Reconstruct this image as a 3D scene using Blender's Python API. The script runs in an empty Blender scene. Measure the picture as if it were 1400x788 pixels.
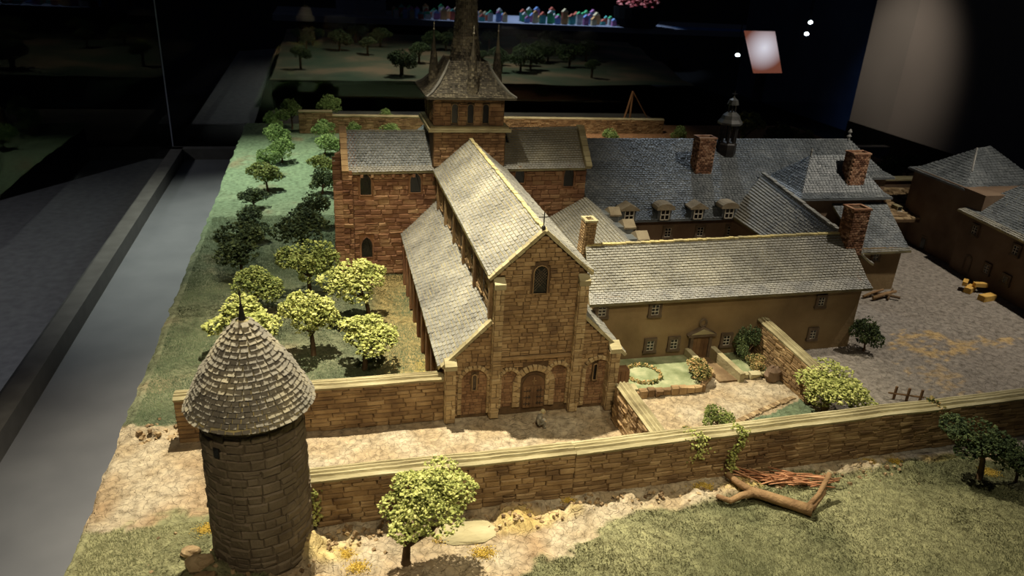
import bpy, math, random
import numpy as np
from mathutils import Vector, Matrix
R = random.Random(7)
NP = np.random.RandomState(5)
V = Vector
scene = bpy.context.scene
COL = scene.collection

# ------------------------------------------------------------------ camera
YAW, PITCH, ROLL, FPX = 0.2589, 0.4141, 0.0579, 1017.2
CAM = V((-4.129, -13.284, 9.050))
fwd = V((math.sin(YAW)*math.cos(PITCH), math.cos(YAW)*math.cos(PITCH), -math.sin(PITCH)))
rt = V((math.cos(YAW), -math.sin(YAW), 0)); upv = rt.cross(fwd)
r2 = math.cos(ROLL)*rt + math.sin(ROLL)*upv
u2 = -math.sin(ROLL)*rt + math.cos(ROLL)*upv
cd = bpy.data.cameras.new('camera'); cam = bpy.data.objects.new('camera', cd); COL.objects.link(cam)
cd.sensor_width = 36; cd.lens = 36*FPX/1400; cd.clip_start = .1; cd.clip_end = 1000
cam.matrix_world = Matrix(((r2.x, u2.x, -fwd.x, CAM.x), (r2.y, u2.y, -fwd.y, CAM.y), (r2.z, u2.z, -fwd.z, CAM.z), (0, 0, 0, 1)))
cd.dof.use_dof = True; cd.dof.focus_distance = 16.0; cd.dof.aperture_fstop = 0.75
scene.camera = cam
# ------------------------------------------------------------------ world, lights, exposure
w = bpy.data.worlds.new('world'); scene.world = w; w.use_nodes = True
w.node_tree.nodes['Background'].inputs[0].default_value = (.55, .65, 1, 1)
w.node_tree.nodes['Background'].inputs[1].default_value = 0.006
vs = scene.view_settings
vs.view_transform = 'Standard'; vs.look = 'None'; vs.exposure = 0.85; vs.gamma = 1; vs.use_curve_mapping = False
def spot(name, loc, target, power, color, angle, blend=.6, radius=.25):
    d = bpy.data.lights.new(name, 'SPOT'); o = bpy.data.objects.new(name, d); COL.objects.link(o)
    d.energy = power; d.color = color; d.spot_size = math.radians(angle); d.spot_blend = blend; d.shadow_soft_size = radius
    o.location = loc; o.rotation_euler = (V(target)-V(loc)).to_track_quat('-Z', 'Y').to_euler()
    return o
spot('key_spot', (-3.6, 4.6, 22), (-1.8, -.4, 0), 28500, (1, .90, .69), 60, 1.0, .2)
spot('right_spot', (18.5, 0, 22), (13, 5, 0), 8200, (1, .90, .76), 56, 1.0, .3)
spot('cool_spot', (12.5, 24, 20), (9.3, 9.5, 2.5), 3800, (.74, .86, 1), 24, 1.0, .5)
spot('front_fill_spot', (-3.5, -17, 20), (-1.2, 1.5, 1), 5200, (1, .82, .56), 48, 1.0, 1.2)
spot('orchard_spot', (-9, 23, 20), (-5.5, 18, 0), 14000, (.94, 1, .80), 60, 1.0, .4)
spot('rear_fill_spot', (5, 20, 18), (5, 26.5, 0), 8500, (1, .86, .66), 70, 1.0, .4)  # fill added to brighten the far wall and ground
spot('meadow_spot', (4, -9, 20), (3, -4.5, 0), 2600, (1, .92, .66), 48, 1.0, .4)
spot('transept_fill_spot', (-7.5, -3, 14), (-2.6, 8.1, .9), 1500, (1, .76, .48), 18, 1.0, .4)  # separate fill added to keep the transept front orange
spot('tray_spot', (-12, 14, 20), (-10.5, 15, -2), 2000, (.80, .86, 1), 60, 1.0, 1)

# ------------------------------------------------------------------ helpers
def tag(o, label=None, cat=None, group=None, kind=None):
    if label: o['label'] = label
    if cat: o['category'] = cat
    if group: o['group'] = group
    if kind: o['kind'] = kind
    return o
def empty(name, loc, label, cat, group=None):
    o = bpy.data.objects.new(name, None); COL.objects.link(o); o.location = loc; o.empty_display_size = .1
    return tag(o, label, cat, group)
def wloc(o):
    v = V((0, 0, 0))
    while o: v = v + o.location; o = o.parent
    return v
class MB:
    def __init__(s): s.v = []; s.f = []
    def add(s, vs, fs):
        n = len(s.v); s.v += [tuple(a) for a in vs]; s.f += [tuple(i+n for i in f) for f in fs]; return s
    def box(s, a, b, taper=0):
        x0, y0, z0 = a; x1, y1, z1 = b; t = taper
        return s.add([(x0,y0,z0),(x1,y0,z0),(x1,y1,z0),(x0,y1,z0),(x0+t,y0+t,z1),(x1-t,y0+t,z1),(x1-t,y1-t,z1),(x0+t,y1-t,z1)],
                     [(3,2,1,0),(4,5,6,7),(0,1,5,4),(1,2,6,5),(2,3,7,6),(3,0,4,7)])
    def obox(s, c, U, N, W, su, sn, sw):
        c = V(c); P = []
        for k in (-1, 1):
            for (i, j) in ((-1,-1),(1,-1),(1,1),(-1,1)):
                P.append(c + U*(i*su/2) + N*(j*sn/2) + W*(k*sw/2))
        return s.add(P, [(3,2,1,0),(4,5,6,7),(0,1,5,4),(1,2,6,5),(2,3,7,6),(3,0,4,7)])
    def prism(s, poly, off):      # poly: list of 3d pts, off vector
        n = len(poly); off = V(off)
        P = [V(p) for p in poly] + [V(p)+off for p in poly]
        return s.add(P, [tuple(range(n))[::-1], tuple(range(n, 2*n))] + [(i, (i+1) % n, n+(i+1) % n, n+i) for i in range(n)])
    def tube(s, pts, rad, n=8, cap=True):
        pts = [V(p) for p in pts]; m = len(pts)
        if not hasattr(rad, '__len__'): rad = [rad]*m
        P = []; prev = None
        for i in range(m):
            t = (pts[min(i+1, m-1)]-pts[max(i-1, 0)]).normalized()
            a = t.orthogonal().normalized() if prev is None else (prev - t*prev.dot(t)).normalized()
            prev = a; b = t.cross(a)
            for k in range(n):
                an = 2*math.pi*k/n; P.append(pts[i] + (a*math.cos(an)+b*math.sin(an))*rad[i])
        F = [(i*n+k, i*n+(k+1) % n, (i+1)*n+(k+1) % n, (i+1)*n+k) for i in range(m-1) for k in range(n)]
        if cap: F += [tuple(range(n))[::-1], tuple(range((m-1)*n, m*n))]
        return s.add(P, F)
    def lathe(s, c, prof, n=24, a0=0.):
        c = V(c); P = [(c.x+r*math.cos(a0+2*math.pi*k/n), c.y+r*math.sin(a0+2*math.pi*k/n), c.z+z) for r, z in prof for k in range(n)]
        m = len(prof)
        F = [(i*n+k, i*n+(k+1) % n, (i+1)*n+(k+1) % n, (i+1)*n+k) for i in range(m-1) for k in range(n)]
        F += [tuple(range(n))[::-1], tuple(range((m-1)*n, m*n))]
        return s.add(P, F)
    def build(s, name, mat, parent=None, smooth=False, kind=None, label=None):
        off = wloc(parent) if parent else V((0, 0, 0))
        me = bpy.data.meshes.new(name)
        vv = np.array(s.v, float).reshape(-1, 3) - np.array(off)
        me.from_pydata(vv.tolist(), [], s.f); me.update()
        if smooth: me.polygons.foreach_set('use_smooth', [True]*len(me.polygons))
        me.materials.append(mat)
        o = bpy.data.objects.new(name, me); COL.objects.link(o)
        if parent: o.parent = parent
        if kind: o['kind'] = kind
        if label: o['label'] = label
        return o

def vnoise(x, y, seed=0):
    t = np.random.RandomState(seed).rand(256, 256)
    xi = np.floor(x).astype(int); yi = np.floor(y).astype(int); fx = x-xi; fy = y-yi
    fx = fx*fx*(3-2*fx); fy = fy*fy*(3-2*fy)
    a = t[xi % 256, yi % 256]; b = t[(xi+1) % 256, yi % 256]; c = t[xi % 256, (yi+1) % 256]; d = t[(xi+1) % 256, (yi+1) % 256]
    return (a*(1-fx)+b*fx)*(1-fy)+(c*(1-fx)+d*fx)*fy
def fbm(x, y, seed=0, o=4):
    r = 0; a = .5
    for i in range(o): r = r + a*vnoise(x*2**i+13.7*i, y*2**i+5.1*i, seed+i); a *= .5
    return r/(1-.5**o)

# ------------------------------------------------------------------ materials
def mat(name, stops, scale=3., detail=6, rough=.85, bump=.25, bscale=30., rand=.0, spec=.3, metal=0, voronoi=0, vcol=False, stretch=None):
    m = bpy.data.materials.new(name); m.use_nodes = True; nt = m.node_tree; N = nt.nodes; L = nt.links
    b = N['Principled BSDF']; b.inputs['Roughness'].default_value = rough; b.inputs['Specular IOR Level'].default_value = spec
    b.inputs['Metallic'].default_value = metal
    geo = N.new('ShaderNodeNewGeometry'); oi = N.new('ShaderNodeObjectInfo')
    rnd = N.new('ShaderNodeMath'); rnd.operation = 'ADD'; L.new(geo.outputs['Random Per Island'], rnd.inputs[0]); L.new(oi.outputs['Random'], rnd.inputs[1])
    fr = N.new('ShaderNodeMath'); fr.operation = 'FRACT'; L.new(rnd.outputs[0], fr.inputs[0])
    mp = N.new('ShaderNodeMapping'); L.new(geo.outputs['Position'], mp.inputs[0])
    if stretch: mp.inputs['Scale'].default_value = stretch
    n1 = N.new('ShaderNodeTexNoise'); n1.inputs['Scale'].default_value = scale; n1.inputs['Detail'].default_value = detail; L.new(mp.outputs[0], n1.inputs['Vector'])
    mix = N.new('ShaderNodeMath'); mix.operation = 'MULTIPLY_ADD'; L.new(fr.outputs[0], mix.inputs[0]); mix.inputs[1].default_value = rand
    sub = N.new('ShaderNodeMath'); sub.operation = 'SUBTRACT'; L.new(n1.outputs[0], sub.inputs[0]); sub.inputs[1].default_value = rand/2
    L.new(sub.outputs[0], mix.inputs[2])
    cr = N.new('ShaderNodeValToRGB'); L.new(mix.outputs[0], cr.inputs[0])
    e = cr.color_ramp.elements
    while len(e) < len(stops): e.new(.5)
    for k, (p, c) in enumerate(stops): e[k].position = p; e[k].color = (*c, 1)
    if vcol:
        at = N.new('ShaderNodeVertexColor'); at.layer_name = 'Col'
        mx = N.new('ShaderNodeMix'); mx.data_type = 'RGBA'; mx.blend_type = 'MULTIPLY'; mx.inputs[0].default_value = 1
        L.new(at.outputs[0], mx.inputs[6]); L.new(cr.outputs[0], mx.inputs[7]); L.new(mx.outputs[2], b.inputs['Base Color'])
    else: L.new(cr.outputs[0], b.inputs['Base Color'])
    if bump:
        n2 = N.new('ShaderNodeTexNoise'); n2.inputs['Scale'].default_value = bscale; n2.inputs['Detail'].default_value = 4; L.new(mp.outputs[0], n2.inputs['Vector'])
        bp = N.new('ShaderNodeBump'); bp.inputs['Strength'].default_value = bump; bp.inputs['Distance'].default_value = .03
        L.new(n2.outputs[0], bp.inputs['Height']); L.new(bp.outputs[0], b.inputs['Normal'])
        if voronoi:
            vo = N.new('ShaderNodeTexVoronoi'); vo.feature = 'DISTANCE_TO_EDGE'; vo.inputs['Scale'].default_value = voronoi
            n3 = N.new('ShaderNodeTexNoise'); n3.inputs['Scale'].default_value = 4
            va = N.new('ShaderNodeVectorMath'); va.operation = 'MULTIPLY_ADD'; L.new(n3.outputs['Color'], va.inputs[0]); va.inputs[1].default_value = (.3, .3, .3); L.new(geo.outputs['Position'], va.inputs[2]); L.new(mp.outputs[0], n3.inputs['Vector'])
            L.new(va.outputs[0], vo.inputs['Vector'])
            mr = N.new('ShaderNodeMapRange'); mr.inputs[1].default_value = 0; mr.inputs[2].default_value = .06; L.new(vo.outputs['Distance'], mr.inputs[0])
            b2 = N.new('ShaderNodeBump'); b2.inputs['Strength'].default_value = .55; b2.inputs['Distance'].default_value = .05
            L.new(mr.outputs[0], b2.inputs['Height']); L.new(bp.outputs[0], b2.inputs['Normal']); L.new(b2.outputs[0], b.inputs['Normal'])
    return m
M = {}
M['stone'] = mat('ochre_stone', [(.25, (.15, .092, .045)), (.5, (.27, .175, .082)), (.75, (.40, .28, .14))], 2.2, rand=.26, bump=.6, bscale=26)
M['arch'] = mat('pale_arch_stone', [(.25, (.22, .15, .075)), (.5, (.36, .26, .13)), (.75, (.48, .37, .20))], 3, rand=.3, bump=.5, bscale=26)
M['niche'] = mat('reddish_niche_stone', [(.25, (.13, .07, .035)), (.5, (.23, .13, .065)), (.75, (.32, .20, .10))], 3, rand=.3, bump=.5, bscale=26)
M['mortar'] = mat('dark_mortar', [(.3, (.075, .046, .023)), (.7, (.14, .088, .042))], 6)
M['red'] = mat('red_stone', [(.25, (.12, .055, .03)), (.5, (.235, .12, .062)), (.75, (.36, .23, .12))], 1.4, rand=.28, bump=.6, bscale=24)
M['redmortar'] = mat('pale_mortar', [(.3, (.20, .09, .04)), (.7, (.36, .20, .10))], 5)
M['tower'] = mat('tower_stone', [(.25, (.11, .085, .055)), (.5, (.165, .132, .088)), (.75, (.235, .19, .13))], 2.2, rand=.15, bump=.6, bscale=20)
M['towermortar'] = mat('tower_mortar', [(.3, (.085, .066, .043)), (.7, (.13, .10, .066))], 6)
M['coping'] = mat('pale_coping', [(.25, (.20, .165, .085)), (.55, (.36, .315, .175)), (.8, (.50, .45, .28))], 3, bump=.5, bscale=18, rand=.2, stretch=(.35, 1, 1))
M['slate'] = mat('grey_slate', [(.2, (.125, .122, .11)), (.5, (.225, .22, .19)), (.8, (.36, .345, .28))], 1.1, rand=.16, bump=.3, bscale=40, rough=.6)
M['lichen'] = mat('yellow_lichen', [(.35, (.32, .28, .16)), (.55, (.50, .42, .19)), (.75, (.66, .54, .22))], 1.6, bump=.4)
M['slateblue'] = mat('blue_grey_slate', [(.2, (.075, .085, .088)), (.5, (.13, .145, .15)), (.8, (.22, .235, .23))], 1.1, rand=.25, bump=.5, bscale=24, rough=.42, spec=.6)
M['lead'] = mat('eave_lead', [(.3, (.22, .22, .21)), (.7, (.36, .35, .31))], 3, rough=.6, bump=.3)
M['darklead'] = mat('dark_lead', [(.3, (.06, .06, .055)), (.7, (.12, .12, .105))], 3, rough=.5, bump=.3)
M['undertile'] = mat('under_tile', [(.3, (.10, .09, .05)), (.7, (.26, .22, .11))], 2)
M['hood'] = mat('hood_stone', [(.3, (.20, .16, .10)), (.7, (.32, .27, .18))], 3, bump=.4)
M['shingle'] = mat('tower_shingle', [(.2, (.13, .122, .10)), (.5, (.205, .188, .145)), (.8, (.31, .275, .18))], 2.0, rand=.2, bump=.5, bscale=24, rough=.75)
M['spire'] = mat('spire_slate', [(.2, (.045, .04, .03)), (.5, (.115, .10, .072)), (.8, (.25, .22, .15))], 2.0, rand=.5, bump=.5, bscale=24, rough=.6)
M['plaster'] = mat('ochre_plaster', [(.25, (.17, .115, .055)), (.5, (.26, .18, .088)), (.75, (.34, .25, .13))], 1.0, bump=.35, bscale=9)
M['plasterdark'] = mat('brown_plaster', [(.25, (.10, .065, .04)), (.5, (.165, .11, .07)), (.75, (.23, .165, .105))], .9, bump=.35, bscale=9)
M['brick'] = mat('brick', [(.25, (.12, .055, .03)), (.5, (.27, .13, .07)), (.75, (.42, .25, .15))], 3, rand=.6, bump=.4)
M['frame'] = mat('window_surround', [(.3, (.085, .06, .038)), (.7, (.17, .125, .08))], 5)
M['white'] = mat('muntin_paint', [(.3, (.5, .46, .36)), (.7, (.68, .62, .5))], 5, bump=.1)
M['dark'] = mat('dark_glass', [(.3, (.006, .006, .007)), (.7, (.016, .015, .014))], 5, bump=0, rough=.25, spec=.5)
M['iron'] = mat('black_iron', [(.3, (.012, .011, .01)), (.7, (.035, .03, .025))], 5, bump=.2, rough=.5)
M['wood'] = mat('brown_wood', [(.3, (.14, .07, .03)), (.7, (.30, .165, .075))], 3, bump=.4, stretch=(1, 1, .2))
M['door'] = mat('door_wood', [(.3, (.11, .06, .028)), (.7, (.22, .13, .06))], 3, bump=.3, rand=.3)
M['bark'] = mat('bark', [(.3, (.07, .042, .022)), (.7, (.17, .11, .055))], 4, bump=.7, bscale=14)
M['branch'] = mat('cut_branch', [(.3, (.17, .095, .045)), (.7, (.33, .21, .10))], 4, bump=.7, bscale=20)
M['twig'] = mat('reddish_twig', [(.3, (.34, .15, .07)), (.7, (.56, .30, .16))], 2, rand=.5, bump=.2)
M['leafb'] = mat('bright_foliage', [(.2, (.13, .15, .035)), (.5, (.34, .37, .10)), (.8, (.56, .56, .20))], 2.5, rand=.5, bump=0)
M['leafm'] = mat('mid_foliage', [(.2, (.06, .085, .02)), (.5, (.18, .22, .055)), (.8, (.33, .36, .11))], 2.5, rand=.5, bump=0)
M['leafd'] = mat('dark_foliage', [(.2, (.022, .038, .016)), (.5, (.06, .088, .034)), (.8, (.13, .165, .06))], 2.5, rand=.5, bump=0)
M['leafg'] = mat('cool_foliage', [(.2, (.07, .12, .035)), (.5, (.19, .30, .09)), (.8, (.34, .46, .16))], 2.5, rand=.5, bump=0)
M['leafr'] = mat('russet_foliage', [(.2, (.05, .075, .02)), (.5, (.26, .22, .07)), (.8, (.55, .36, .16))], 4, rand=.7, bump=0)
M['moss'] = mat('yellow_moss', [(.2, (.30, .20, .03)), (.5, (.58, .40, .06)), (.8, (.74, .56, .14))], 4, rand=.5, bump=0)
M['ground'] = mat('terrain', [(.3, (.62, .60, .56)), (.5, (1, 1, 1)), (.7, (1.25, 1.24, 1.2))], 7, detail=12, bump=.7, bscale=30, vcol=True, voronoi=6, rough=.95, spec=.15)
M['paving'] = M['ground']
M['grassb'] = mat('flock_grass', [(.2, (.075, .08, .04)), (.5, (.165, .168, .08)), (.8, (.33, .32, .165))], .9, rand=.5, bump=0, rough=.95, spec=.1)
M['grassd'] = mat('dull_grass', [(.2, (.05, .07, .04)), (.5, (.10, .135, .075)), (.8, (.18, .21, .11))], .9, rand=.4, bump=0, rough=.95, spec=.1)
M['rock'] = mat('rubble_rock', [(.2, (.14, .09, .045)), (.5, (.30, .21, .11)), (.8, (.46, .35, .2))], 3, rand=.5, bump=.5)
M['tray'] = mat('grey_tray', [(.3, (.125, .13, .145)), (.7, (.165, .17, .185))], .6, bump=.02, bscale=3, rough=.5, spec=.4)
M['rail'] = mat('dark_rail', [(.3, (.09, .085, .08)), (.7, (.13, .125, .118))], 2, bump=.05, rough=.45, spec=.4)
M['black'] = mat('black_paint', [(.3, (.002, .002, .002)), (.7, (.004, .004, .004))], 2, bump=0, rough=.9, spec=.05)
M['carpet'] = mat('grey_carpet', [(.3, (.10, .10, .11)), (.7, (.15, .15, .16))], 2, bump=.2, rough=.95)
M['navy'] = mat('navy_wall', [(.3, (.02, .035, .075)), (.7, (.035, .055, .11))], .2, bump=0, rough=.9)
M['board'] = mat('pale_board', [(.3, (.24, .215, .19)), (.7, (.29, .26, .23))], .1, bump=.02, rough=.9)
M['tablegrey'] = mat('table_grey', [(.3, (.20, .22, .28)), (.7, (.28, .30, .38))], .2, bump=0, rough=.6)
M['robe'] = mat('grey_robe', [(.3, (.12, .11, .085)), (.7, (.36, .34, .27))], 12, bump=.3)
M['pale'] = mat('pale_cloth', [(.3, (.45, .42, .34)), (.7, (.62, .58, .48))], 12, bump=.3)
M['skin'] = mat('painted_skin', [(.3, (.50, .38, .22)), (.7, (.60, .46, .28))], 12, bump=.1)
M['straw'] = mat('straw', [(.3, (.42, .27, .07)), (.7, (.68, .46, .15))], 3, rand=.4, bump=0)
M['orangewood'] = mat('orange_wood', [(.3, (.50, .29, .06)), (.7, (.72, .46, .12))], 3, rand=.3, bump=.4)

# ------------------------------------------------------------------ stone and slate templates
def stone_mesh(seed, mt, inset=.12):
    r = random.Random(seed); j = lambda a: r.uniform(-a, a)
    P = []
    cs = ((-.5,-.5),(.5,-.5),(.5,.5),(-.5,.5))
    jj = [(j(.03), j(.05)) for _ in cs]
    for k, (a, b) in enumerate(cs): P.append((a+jj[k][0], 0, b+jj[k][1]))
    for k, (a, b) in enumerate(cs): P.append((a+jj[k][0], .62, b+jj[k][1]))
    for k, (a, b) in enumerate(cs): P.append((a*(1-inset)+j(.03), 1+j(.22), b*(1-2*inset)+j(.05)))
    F = [(0,1,5,4),(1,2,6,5),(2,3,7,6),(3,0,4,7),(4,5,9,8),(5,6,10,9),(6,7,11,10),(7,4,8,11),(8,9,10,11)]
    return P, F
ST = [stone_mesh(i, None) for i in range(10)]
_cache = {}
def piece_mesh(kind, idx, mt):
    k = (kind, idx, mt.name)
    if k not in _cache:
        P, F = ST[idx] if kind == 'stone' else SL[idx]
        me = bpy.data.meshes.new(kind); me.from_pydata(P, [], [f[::-1] for f in F]); me.update(); me.materials.append(mt); _cache[k] = me
    return _cache[k]
def slate_tpl(seed):
    r = random.Random(seed); j = lambda a: r.uniform(-a, a)
    # x across, z up the slope, y outward
    P = [(-.5+j(.02), 0, .55), (.5+j(.02), 0, .55), (.5+j(.02), .55+j(.2), -.5+j(.05)), (-.5+j(.02), .55+j(.2), -.5+j(.05)),
         (-.47, .35, .55), (.47, .35, .55), (.46, 1+j(.2), -.5+j(.06)), (-.46, 1+j(.2), -.5+j(.06))]
    F = [(7,6,5,4),(3,2,6,7),(3,7,4,0),(6,2,1,5)]
    return P, F
SL = [slate_tpl(i) for i in range(8)]
def emit(parent, lst, name, mt, kind='stone', maxn=300, stuffname=None):
    """lst: (center, U, N, W, su, sn, sw); the largest/nearest are objects of their own, the rest one joined part"""
    def key(t):
        d = (V(t[0])-CAM).length; face = max(0.05, t[2].dot((CAM-V(t[0])).normalized()))
        return -(t[4]*t[6])*face/(d*d)
    lst = sorted(lst, key=key); off = wloc(parent)
    T = ST if kind == 'stone' else SL
    for t in lst[:maxn]:
        c, U, N, W, su, sn, sw = t
        o = bpy.data.objects.new(name, piece_mesh(kind, R.randrange(len(T)), mt)); COL.objects.link(o)
        o.parent = parent; c = V(c)-off; U = N.cross(W)
        o.matrix_local = Matrix(((U.x*su, N.x*sn, W.x*sw, c.x), (U.y*su, N.y*sn, W.y*sw, c.y), (U.z*su, N.z*sn, W.z*sw, c.z), (0, 0, 0, 1)))
    rest = lst[maxn:]
    if rest:
        mb = MB()
        for t in rest:
            c, U, N, W, su, sn, sw = t; P, F = R.choice(T); c = V(c); U = N.cross(W)
            mb.add([c + U*(p[0]*su) + N*(p[1]*sn) + W*(p[2]*sw) for p in P], [f[::-1] for f in F])
        mb.build(stuffname or (name+'work'), mt, parent, kind='stuff')
def courses(O, U, N, z0, z1, h, ext, mean, holes=(), depth=.035, gap=.008, zfn=None, jit=.35):
    """stones in courses on plane O + U*u + Z*z facing N. ext(z)->(u0,u1)"""
    out = []; O = V(O); U = V(U).normalized(); N = V(N).normalized(); Z = V((0, 0, 1)); z = z0
    n = max(1, round((z1-z0)/h)); hs = [R.uniform(.8, 1.2) for _ in range(n)]; sc = (z1-z0)/sum(hs)
    for k in range(n):
        hh = hs[k]*sc; zc = z+hh/2; a, b = ext(zc)
        if b-a > .04:
            u = a
            while u < b-.01:
                L = mean*R.uniform(1-jit, 1+jit)*(1.25 if R.random() < .2 else 1)
                if b-(u+L) < mean*.4: L = b-u
                if holes:
                    m_ = 12; ok = [not any(f(u+L*(q+.5)/m_, zc+e*hh) for f in holes for e in (-.3, 0, .3)) for q in range(m_)]
                    best = (0, 0); q = 0
                    while q < m_:
                        if ok[q]:
                            e_ = q
                            while e_ < m_ and ok[e_]: e_ += 1
                            if e_-q > best[1]-best[0]: best = (q, e_)
                            q = e_
                        q += 1
                    ua, ub = u+L*best[0]/m_, u+L*best[1]/m_
                else: ua, ub = u, u+L
                uc = (ua+ub)/2; Lf = L; L = ub-ua
                if L > .035:
                    # very thick courses sometimes split in two
                    if R.random() < .12 and hh > .09:
                        for q in (-.25, .25): out.append((O+U*uc+Z*(zc+q*hh), U, N, Z, L-gap, depth*R.uniform(.7, 1.2), hh/2-gap))
                    else: out.append((O+U*uc+Z*zc, U, N, Z, L-gap, depth*R.uniform(.6, 1.3), hh-gap))
                u += Lf
        z += hh
    return out
def arch_ring(O, U, N, uc, z0, zs, r, wd=.1, n=9, depth=.07, jambs=True, pointed=False):
    out = []; O = V(O); U = V(U).normalized(); N = V(N).normalized(); Z = V((0, 0, 1))
    rm = r+wd/2
    for k in range(n):
        a = math.pi*(k+.5)/n; d = U*math.cos(a)+Z*math.sin(a); t = -U*math.sin(a)+Z*math.cos(a)
        out.append((O+U*(uc+rm*math.cos(a))+Z*(zs+rm*math.sin(a)*(1.35 if pointed else 1)), t, N, d, math.pi*rm/n-.008, depth, wd))
    if jambs:
        m = max(2, round((zs-z0)/.13)); hh = (zs-z0)/m
        for k in range(m):
            for s in (-1, 1): out.append((O+U*(uc+s*rm)+Z*(z0+hh*(k+.5)), U, N, Z, wd, depth*R.uniform(.9, 1.1), hh-.01))
    return out
def roof_slates(P00, P10, P11, P01, w=.12, h=.1, th=.022, gapf=.9):
    """quad: P00,P10 eave left/right, P11,P01 ridge right/left; outward normal computed up"""
    P00, P10, P11, P01 = map(V, (P00, P10, P11, P01))
    U = ((P10-P00)+(P11-P01)).normalized(); Wd = ((P01+P11)/2-(P00+P10)/2); N = U.cross(Wd).normalized()
    if N.z < 0: N = -N
    Wn = (Wd - U*Wd.dot(U)).normalized()
    L = Wd.dot(Wn); n = max(1, round(L/h)); out = []
    for r in range(n):
        v = (r+.5)/n; a = P00.lerp(P01, v); b = P10.lerp(P11, v); ln = (b-a).length
        if ln > .05: U = (b-a).normalized()
        m = max(1, round(ln/w)); 
        e = 0 if r % 2 else .5
        for c in range(m+1):
            u0 = (c-e)/m; u1 = (c+1-e)/m; u0 = max(0, u0); u1 = min(1, u1)
            if (u1-u0)*ln < .015: continue
            um = (u0+u1)/2; p = a.lerp(b, um)
            Wc = (P01.lerp(P11, um)-P00.lerp(P10, um)); N = U.cross(Wc).normalized(); N = N if N.z > 0 else -N; Wn = (Wc-U*Wc.dot(U)).normalized()
            out.append((p, U, N, Wn, (u1-u0)*ln-.012, th*R.uniform(.75, 1.3), L/n*gapf))
    return out
def slates(parent, quads, mt, w=.12, h=.1, th=.022, name='slates'):
    gp_f = .74 if mt.name == 'grey_slate' else .92
    mb = MB()
    for q in quads:
        for (c, U, N, Wn, su, sn, sw) in roof_slates(*q, w=w, h=h, th=th, gapf=gp_f):
            P, F = R.choice(SL); U2 = N.cross(Wn)
            mb.add([c + U2*(p[0]*su) + N*(p[1]*sn) + Wn*(p[2]*sw) for p in P], [f[::-1] for f in F])
    return mb.build(name, mt, parent, kind='stuff')
def flared(P00, P10, P11, P01, frac=.18, lift=.06):
    """split a roof slope in a main plane and a flatter eave plane"""
    P00, P10, P11, P01 = map(V, (P00, P10, P11, P01))
    A = P00.lerp(P01, frac)-V((0, 0, lift)); B = P10.lerp(P11, frac)-V((0, 0, lift))
    return (A, B, P11, P01), (P00, P10, B, A)
def slab(mb, q, th=.06):
    q = [V(p) for p in q]; n = 6; P = []
    for i in range(n+1):
        for k in range(n+1): P.append(q[0].lerp(q[1], k/n).lerp(q[3].lerp(q[2], k/n), i/n))
    m = len(P); P += [p-V((0, 0, th)) for p in P]; w_ = n+1
    Fc = [(i*w_+k, i*w_+k+1, (i+1)*w_+k+1, (i+1)*w_+k) for i in range(n) for k in range(n)]
    Fc += [tuple(v+m for v in f[::-1]) for f in Fc]
    rim = [k for k in range(w_)]+[i*w_+n for i in range(1, w_)]+[n*w_+k for k in range(n-1, -1, -1)]+[i*w_ for i in range(n-1, 0, -1)]
    Fc += [(rim[a], rim[(a+1) % len(rim)], rim[(a+1) % len(rim)]+m, rim[a]+m) for a in range(len(rim))]
    mb.add(P, Fc)
def roof(parent, quads, mt, under, w=.12, h=.1, flare=.18, lift=.05, lead=None, th=.022):
    mb = MB(); mains = []; eaves = []
    for q in quads:
        if flare: a, b = flared(*q, frac=flare, lift=lift); mains.append(a); eaves.append(b); slab(mb, a); slab(mb, b)
        else: mains.append(q); slab(mb, q)
    ro = mb.build('roof', under, parent)
    slates(ro, mains, mt, w, h, th)
    if eaves: slates(ro, eaves, lead or mt, w, h*.8, th, name='eave_slates')
    return ro
def window(parent, c, U, N, w, h, cols=2, rows=3, fr=.06, arched=False):
    c = V(c); U = V(U).normalized(); N = V(N).normalized(); Z = V((0, 0, 1))
    mb = MB()
    mb.obox(c+Z*(h/2+fr/2), U, N, Z, w+2*fr, .08, fr); mb.obox(c-Z*(h/2+fr/2), U, N, Z, w+2.4*fr, .1, fr)
    for s in (-1, 1): mb.obox(c+U*s*(w/2+fr/2), U, N, Z, fr, .08, h)
    o = mb.build('window', M['frame'], parent)
    MB().obox(c+N*.008, U, N, Z, w, .012, h).build('pane', M['dark'], o)
    g = MB(); b = .014
    for k in range(cols+1): g.obox(c+U*(-w/2+w*k/cols)*.96+N*.02, U, N, Z, b, .012, h)
    for k in range(rows+1): g.obox(c+Z*(-h/2+h*k/rows)*.96+N*.02, U, N, Z, w, .012, b)
    g.build('glazing_bars', M['white'], o)
    return o
def lancet_poly(uc, z0, zs, r, pointed=True, n=6):
    P = [(uc-r, z0), (uc+r, z0)]
    if pointed:
        for k in range(n+1): a = math.radians(62)*k/n; P.append((uc-r+2*r*math.cos(a), zs+2*r*math.sin(a)*.98))
        for k in range(n, -1, -1): a = math.radians(62)*k/n; P.append((uc+r-2*r*math.cos(a), zs+2*r*math.sin(a)*.98))
    else:
        for k in range(n+1): a = math.pi*k/n; P.append((uc+r*math.cos(a), zs+r*math.sin(a)))
    return P
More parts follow.
